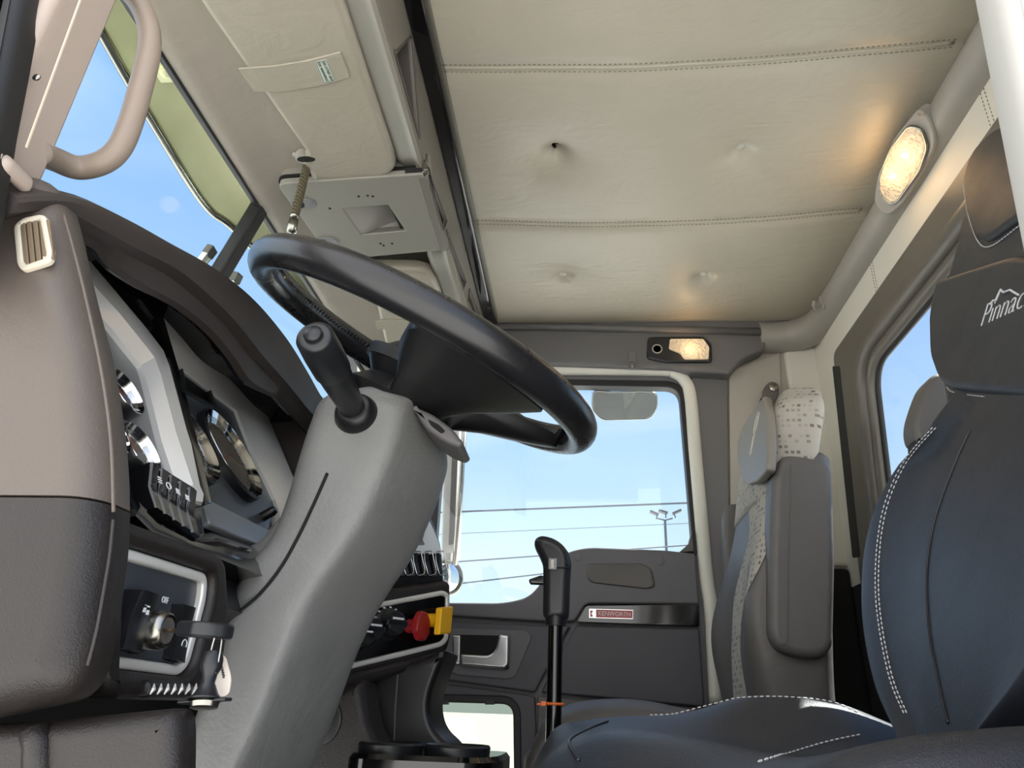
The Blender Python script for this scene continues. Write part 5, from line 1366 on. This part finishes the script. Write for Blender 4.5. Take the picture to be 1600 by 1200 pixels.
# windshield wipers outside the glass
for (x0, y0, x1, y1, w, lb) in ((300, 430, 332, 388, .018, 'silver wiper arm tip standing left of the windshield centre post'), (352, 470, 372, 428, .018, 'silver wiper arm tip standing right of the windshield centre post')):
    t = thing('wiper_arm', lb, 'wiper', PP(x0, y0, WSP.pt(0, 0, -.03), WSP.n), 'wiper arms on the windshield')
    a = PP(x0, y0, WSP.pt(0, 0, -.03), WSP.n); b = PP(x1, y1, WSP.pt(0, 0, -.03), WSP.n); d = (b-a).normalized(); a = a-d*.10
    s = d.cross(WSP.n)
    mb = MB(); mb.box((a+b)/2, ((b-a).length, w, .004), (d, s, WSP.n)); mb.box((a+b)/2+s*w*.45, ((b-a).length*1.02, .004, .012), (d, s, WSP.n)); mb.box((a+b)/2-s*w*.45, ((b-a).length, .004, .012), (d, s, WSP.n))
    mb.build('arm', 'silver_paint', t, bevel=.001); mb = MB(); mb.box(b-d*.01, (.022, w*1.25, .016), (d, s, WSP.n)); mb.build('clip', 'grey_vinyl', t, bevel=.002)
# look-down mirror over the passenger window
pm = planeX(1.83)
t = thing('look_down_mirror', 'small wide mirror above the passenger window outside', 'mirror', PX(976, 655, 1.83))
tl = Plane(PX(976, 632, 1.83), (.08, -1, 0), (-.88, 0, 1))
o = rounded(tl.pxs([(926, 609), (960, 612), (1000, 610), (1027, 612), (1028, 636), (1016, 655), (940, 657), (924, 640)]), .02)
mb = MB(); mb.plate(tl, o, [], -.05, -.004, .02, 4); mb.build('shell', 'chrome', t)
mb = MB(); mb.plate(tl, o, [offs(o, -.004)], -.006, .004, .002); mb.build('rim', 'steel', t)
mb = MB(); mb.plate(tl, offs(o, -.003), [], -.004, .0005); mb.build('mirror_face', 'mirror_face', t)
mb = MB()
for x in (952, 1000): c = tl.px(x, 606); mb.box(tl.pt(c[0], c[1]+.004, -.02), (.018, .02, .016), (tl.ex, tl.ey, tl.n))
mb.build('bracket', 'steel', t, bevel=.002)
# big side mirror with round convex mirror below
pm = planeX(2.06)
t = thing('side_mirror', 'tall white side mirror outside the passenger door', 'mirror', PX(712, 880, 2.06))
mb = MB(); o = rounded(pm.pxs([(694, 640), (720, 640), (712, 868), (688, 872)]), .01); mb.plate(pm, o, [], -.10, 0, .01, 3); mb.build('housing', 'white_paint', t)
mb = MB(); mb.plate(pm, rounded(pm.pxs([(707, 700), (716, 700), (710, 850), (701, 852)]), .004), [], 0, .004, .001); mb.build('slot', 'grey_vinyl', t)
mb = MB(); mb.tube([pm.pt(*pm.px(x, y), .02) for x, y in ((731, 600), (722, 760), (712, 885))], .009, n=10); mb.build('arm', 'steel', t, ang=180)
c = PX(698, 902, 2.06); ax = V((-.75, -.66, 0))
t = thing('convex_mirror', 'round convex mirror below the tall side mirror', 'mirror', c-V((0, 0, .055)))
mb = MB(); mb.lathe([(.001, -.035), (.03, -.03), (.055, -.01), (.060, .0), (.060, .006), (.055, .008), (.054, .004)], c, ax, 32); mb.build('shell', 'steel', t, ang=60)
mb = MB(); mb.lathe([(.055, .003), (.04, .008), (.02, .011), (.001, .012)], c, ax, 32); mb.build('mirror_face', 'mirror_face', t, ang=180)
mb = MB(); mb.tube([c+V((0, 0, .05)), c+V((.0, 0, .075))], .02, n=12); mb.build('bracket', 'white_paint', t)
# overhead wires
for k, (x0, y0, x1, y1, X, r, lb) in enumerate(((733, 799, 1070, 786, 24, .035, 'highest overhead wire across the passenger window'), (733, 833, 1070, 818, 27, .012, 'faint second overhead wire across the passenger window'), (725, 877, 850, 868, 22, .022, 'third overhead wire just above the door panel edge'), (725, 911, 845, 897, 21, .022, 'lowest overhead wire crossing the front of the window'))):
    a, b = PX(x0, y0, X), PX(x1, y1, X); d = b-a
    mb = MB(); mb.tube([a-d*6, a, b, b+d*6], r, n=6); tag(mb.build('power_line', 'wire_dark', ang=180), lb, 'power line', 'overhead wires')
# lamp post
b = PX(1039, 850, 60); b.z = -1.35
t = thing('street_lamp', 'tall yard light pole with three lamp heads, seen through the passenger window', 'street lamp', b)
top = PX(1039, 812, 60)
mb = MB(); mb.tube([b, top], [.16, .10], n=10); mb.build('pole', 'post_grey', t)
mb = MB()
L = PX(1027, 810, 60); R_ = PX(1051, 810, 60)
mb.tube([L, top+V((0, 0, -.05)), R_], .06, n=8); mb.build('cross_arm', 'post_grey', t)
for q in ((1027, 803, -1), (1040, 801, 0), (1053, 801, 1)):
    c = PX(q[0], q[1], 60); mb = MB(); mb.tube([c+V((0, -.1*q[2], -.45)), c], .05, n=6); mb.box(c+V((0, -.25*q[2]+(.2 if q[2] == 0 else 0), .05)), (.5, .75, .18), (V((1, 0, 0)), V((0, 1, -.45*q[2]+(.3 if q[2] == 0 else 0))).normalized(), V((0, .45*q[2]-(.3 if q[2] == 0 else 0), 1)).normalized()))
    mb.build('lamp_head', 'post_grey', t)

# ================================================================== LIGHT
SUN_AZ = V((.43, -.903, 0)).normalized(); SUN_EL = radians(56)
SUND = SUN_AZ*cos(SUN_EL)+V((0, 0, sin(SUN_EL)))
sd = bpy.data.lights.new('sun', 'SUN'); sd.energy = 15.0; sd.angle = radians(.6); sd.color = (1, .97, .93)
so = bpy.data.objects.new('sun', sd); COL.objects.link(so); so.rotation_euler = SUND.to_track_quat('Z', 'Y').to_euler()
w = bpy.data.worlds.new('sky'); scene.world = w; w.use_nodes = True; nt = w.node_tree; bg = nt.nodes['Background']
tc = nt.nodes.new('ShaderNodeTexCoord'); sp = nt.nodes.new('ShaderNodeSeparateXYZ'); nt.links.new(tc.outputs['Generated'], sp.inputs[0])
rp_ = nt.nodes.new('ShaderNodeValToRGB'); el = rp_.color_ramp.elements
stops = [(0.0, (228, 240, 250)), (.12, (214, 236, 252)), (.32, (180, 213, 251)), (.55, (150, 188, 248)), (1.0, (104, 160, 235))]
while len(el) < len(stops): el.new(.5)
for e, (p, c) in zip(el, stops): e.position = p; e.color = (*[lin(k) for k in c], 1)
nt.links.new(sp.outputs[2], rp_.inputs[0])
# thin haze clouds
nz = nt.nodes.new('ShaderNodeTexNoise'); nz.inputs['Scale'].default_value = 2.2; nz.inputs['Detail'].default_value = 7; nz.inputs['Distortion'].default_value = 1.0
mp = nt.nodes.new('ShaderNodeMapping'); mp.inputs['Scale'].default_value = (1, 1, 3.5)
nt.links.new(tc.outputs['Generated'], mp.inputs['Vector']); nt.links.new(mp.outputs[0], nz.inputs['Vector'])
cr = nt.nodes.new('ShaderNodeMapRange'); cr.inputs[1].default_value = .52; cr.inputs[2].default_value = .80; cr.inputs[4].default_value = .35
nt.links.new(nz.outputs['Fac'], cr.inputs[0])
mx = nt.nodes.new('ShaderNodeMix'); mx.data_type = 'RGBA'; mx.inputs[7].default_value = (.86, .93, 1, 1)
nt.links.new(cr.outputs[0], mx.inputs[0]); nt.links.new(rp_.outputs[0], mx.inputs[6])
# added glow in the driver-side sky, away from the sun, to light the cab
dt = nt.nodes.new('ShaderNodeVectorMath'); dt.operation = 'DOT_PRODUCT'; dt.inputs[1].default_value = V((-.80, .42, .36)).normalized()
nt.links.new(tc.outputs['Generated'], dt.inputs[0])
gr = nt.nodes.new('ShaderNodeMapRange'); gr.interpolation_type = 'SMOOTHSTEP'; gr.inputs[1].default_value = -.1; gr.inputs[2].default_value = 1; gr.inputs[3].default_value = 1.05; gr.inputs[4].default_value = 2.8
nt.links.new(dt.outputs['Value'], gr.inputs[0]); nt.links.new(gr.outputs[0], bg.inputs['Strength']); gm = nt.nodes.new('ShaderNodeMapRange'); gm.inputs[1].default_value = 0; gm.inputs[2].default_value = .8; gm.inputs[4].default_value = .85
nt.links.new(dt.outputs['Value'], gm.inputs[0])
m2 = nt.nodes.new('ShaderNodeMix'); m2.data_type = 'RGBA'; m2.inputs[7].default_value = (.80, .77, .72, 1)
nt.links.new(gm.outputs[0], m2.inputs[0]); nt.links.new(mx.outputs[2], m2.inputs[6]); nt.links.new(m2.outputs[2], bg.inputs['Color'])
# lamps inside the cab
def lamp(name, loc, e, r=.02, rot=None):
    d = bpy.data.lights.new(name, 'POINT'); d.energy = e; d.color = (1, .62, .30); d.shadow_soft_size = r
    o = bpy.data.objects.new(name, d); COL.objects.link(o); o.location = loc
for q in ((1419, 239), (1400, 272)): lamp('dome_bulb', dl.pt(*dl.px(*q), .032), .16, .03)
lamp('reading_bulb', ph.pt(*ph.px(1078, 548), .035), .16, .03)
vs = scene.view_settings; scene.display_settings.display_device = 'sRGB'
vs.view_transform = 'Standard'; vs.look = 'None'; vs.gamma = 1; vs.use_curve_mapping = False; vs.exposure = 0.30
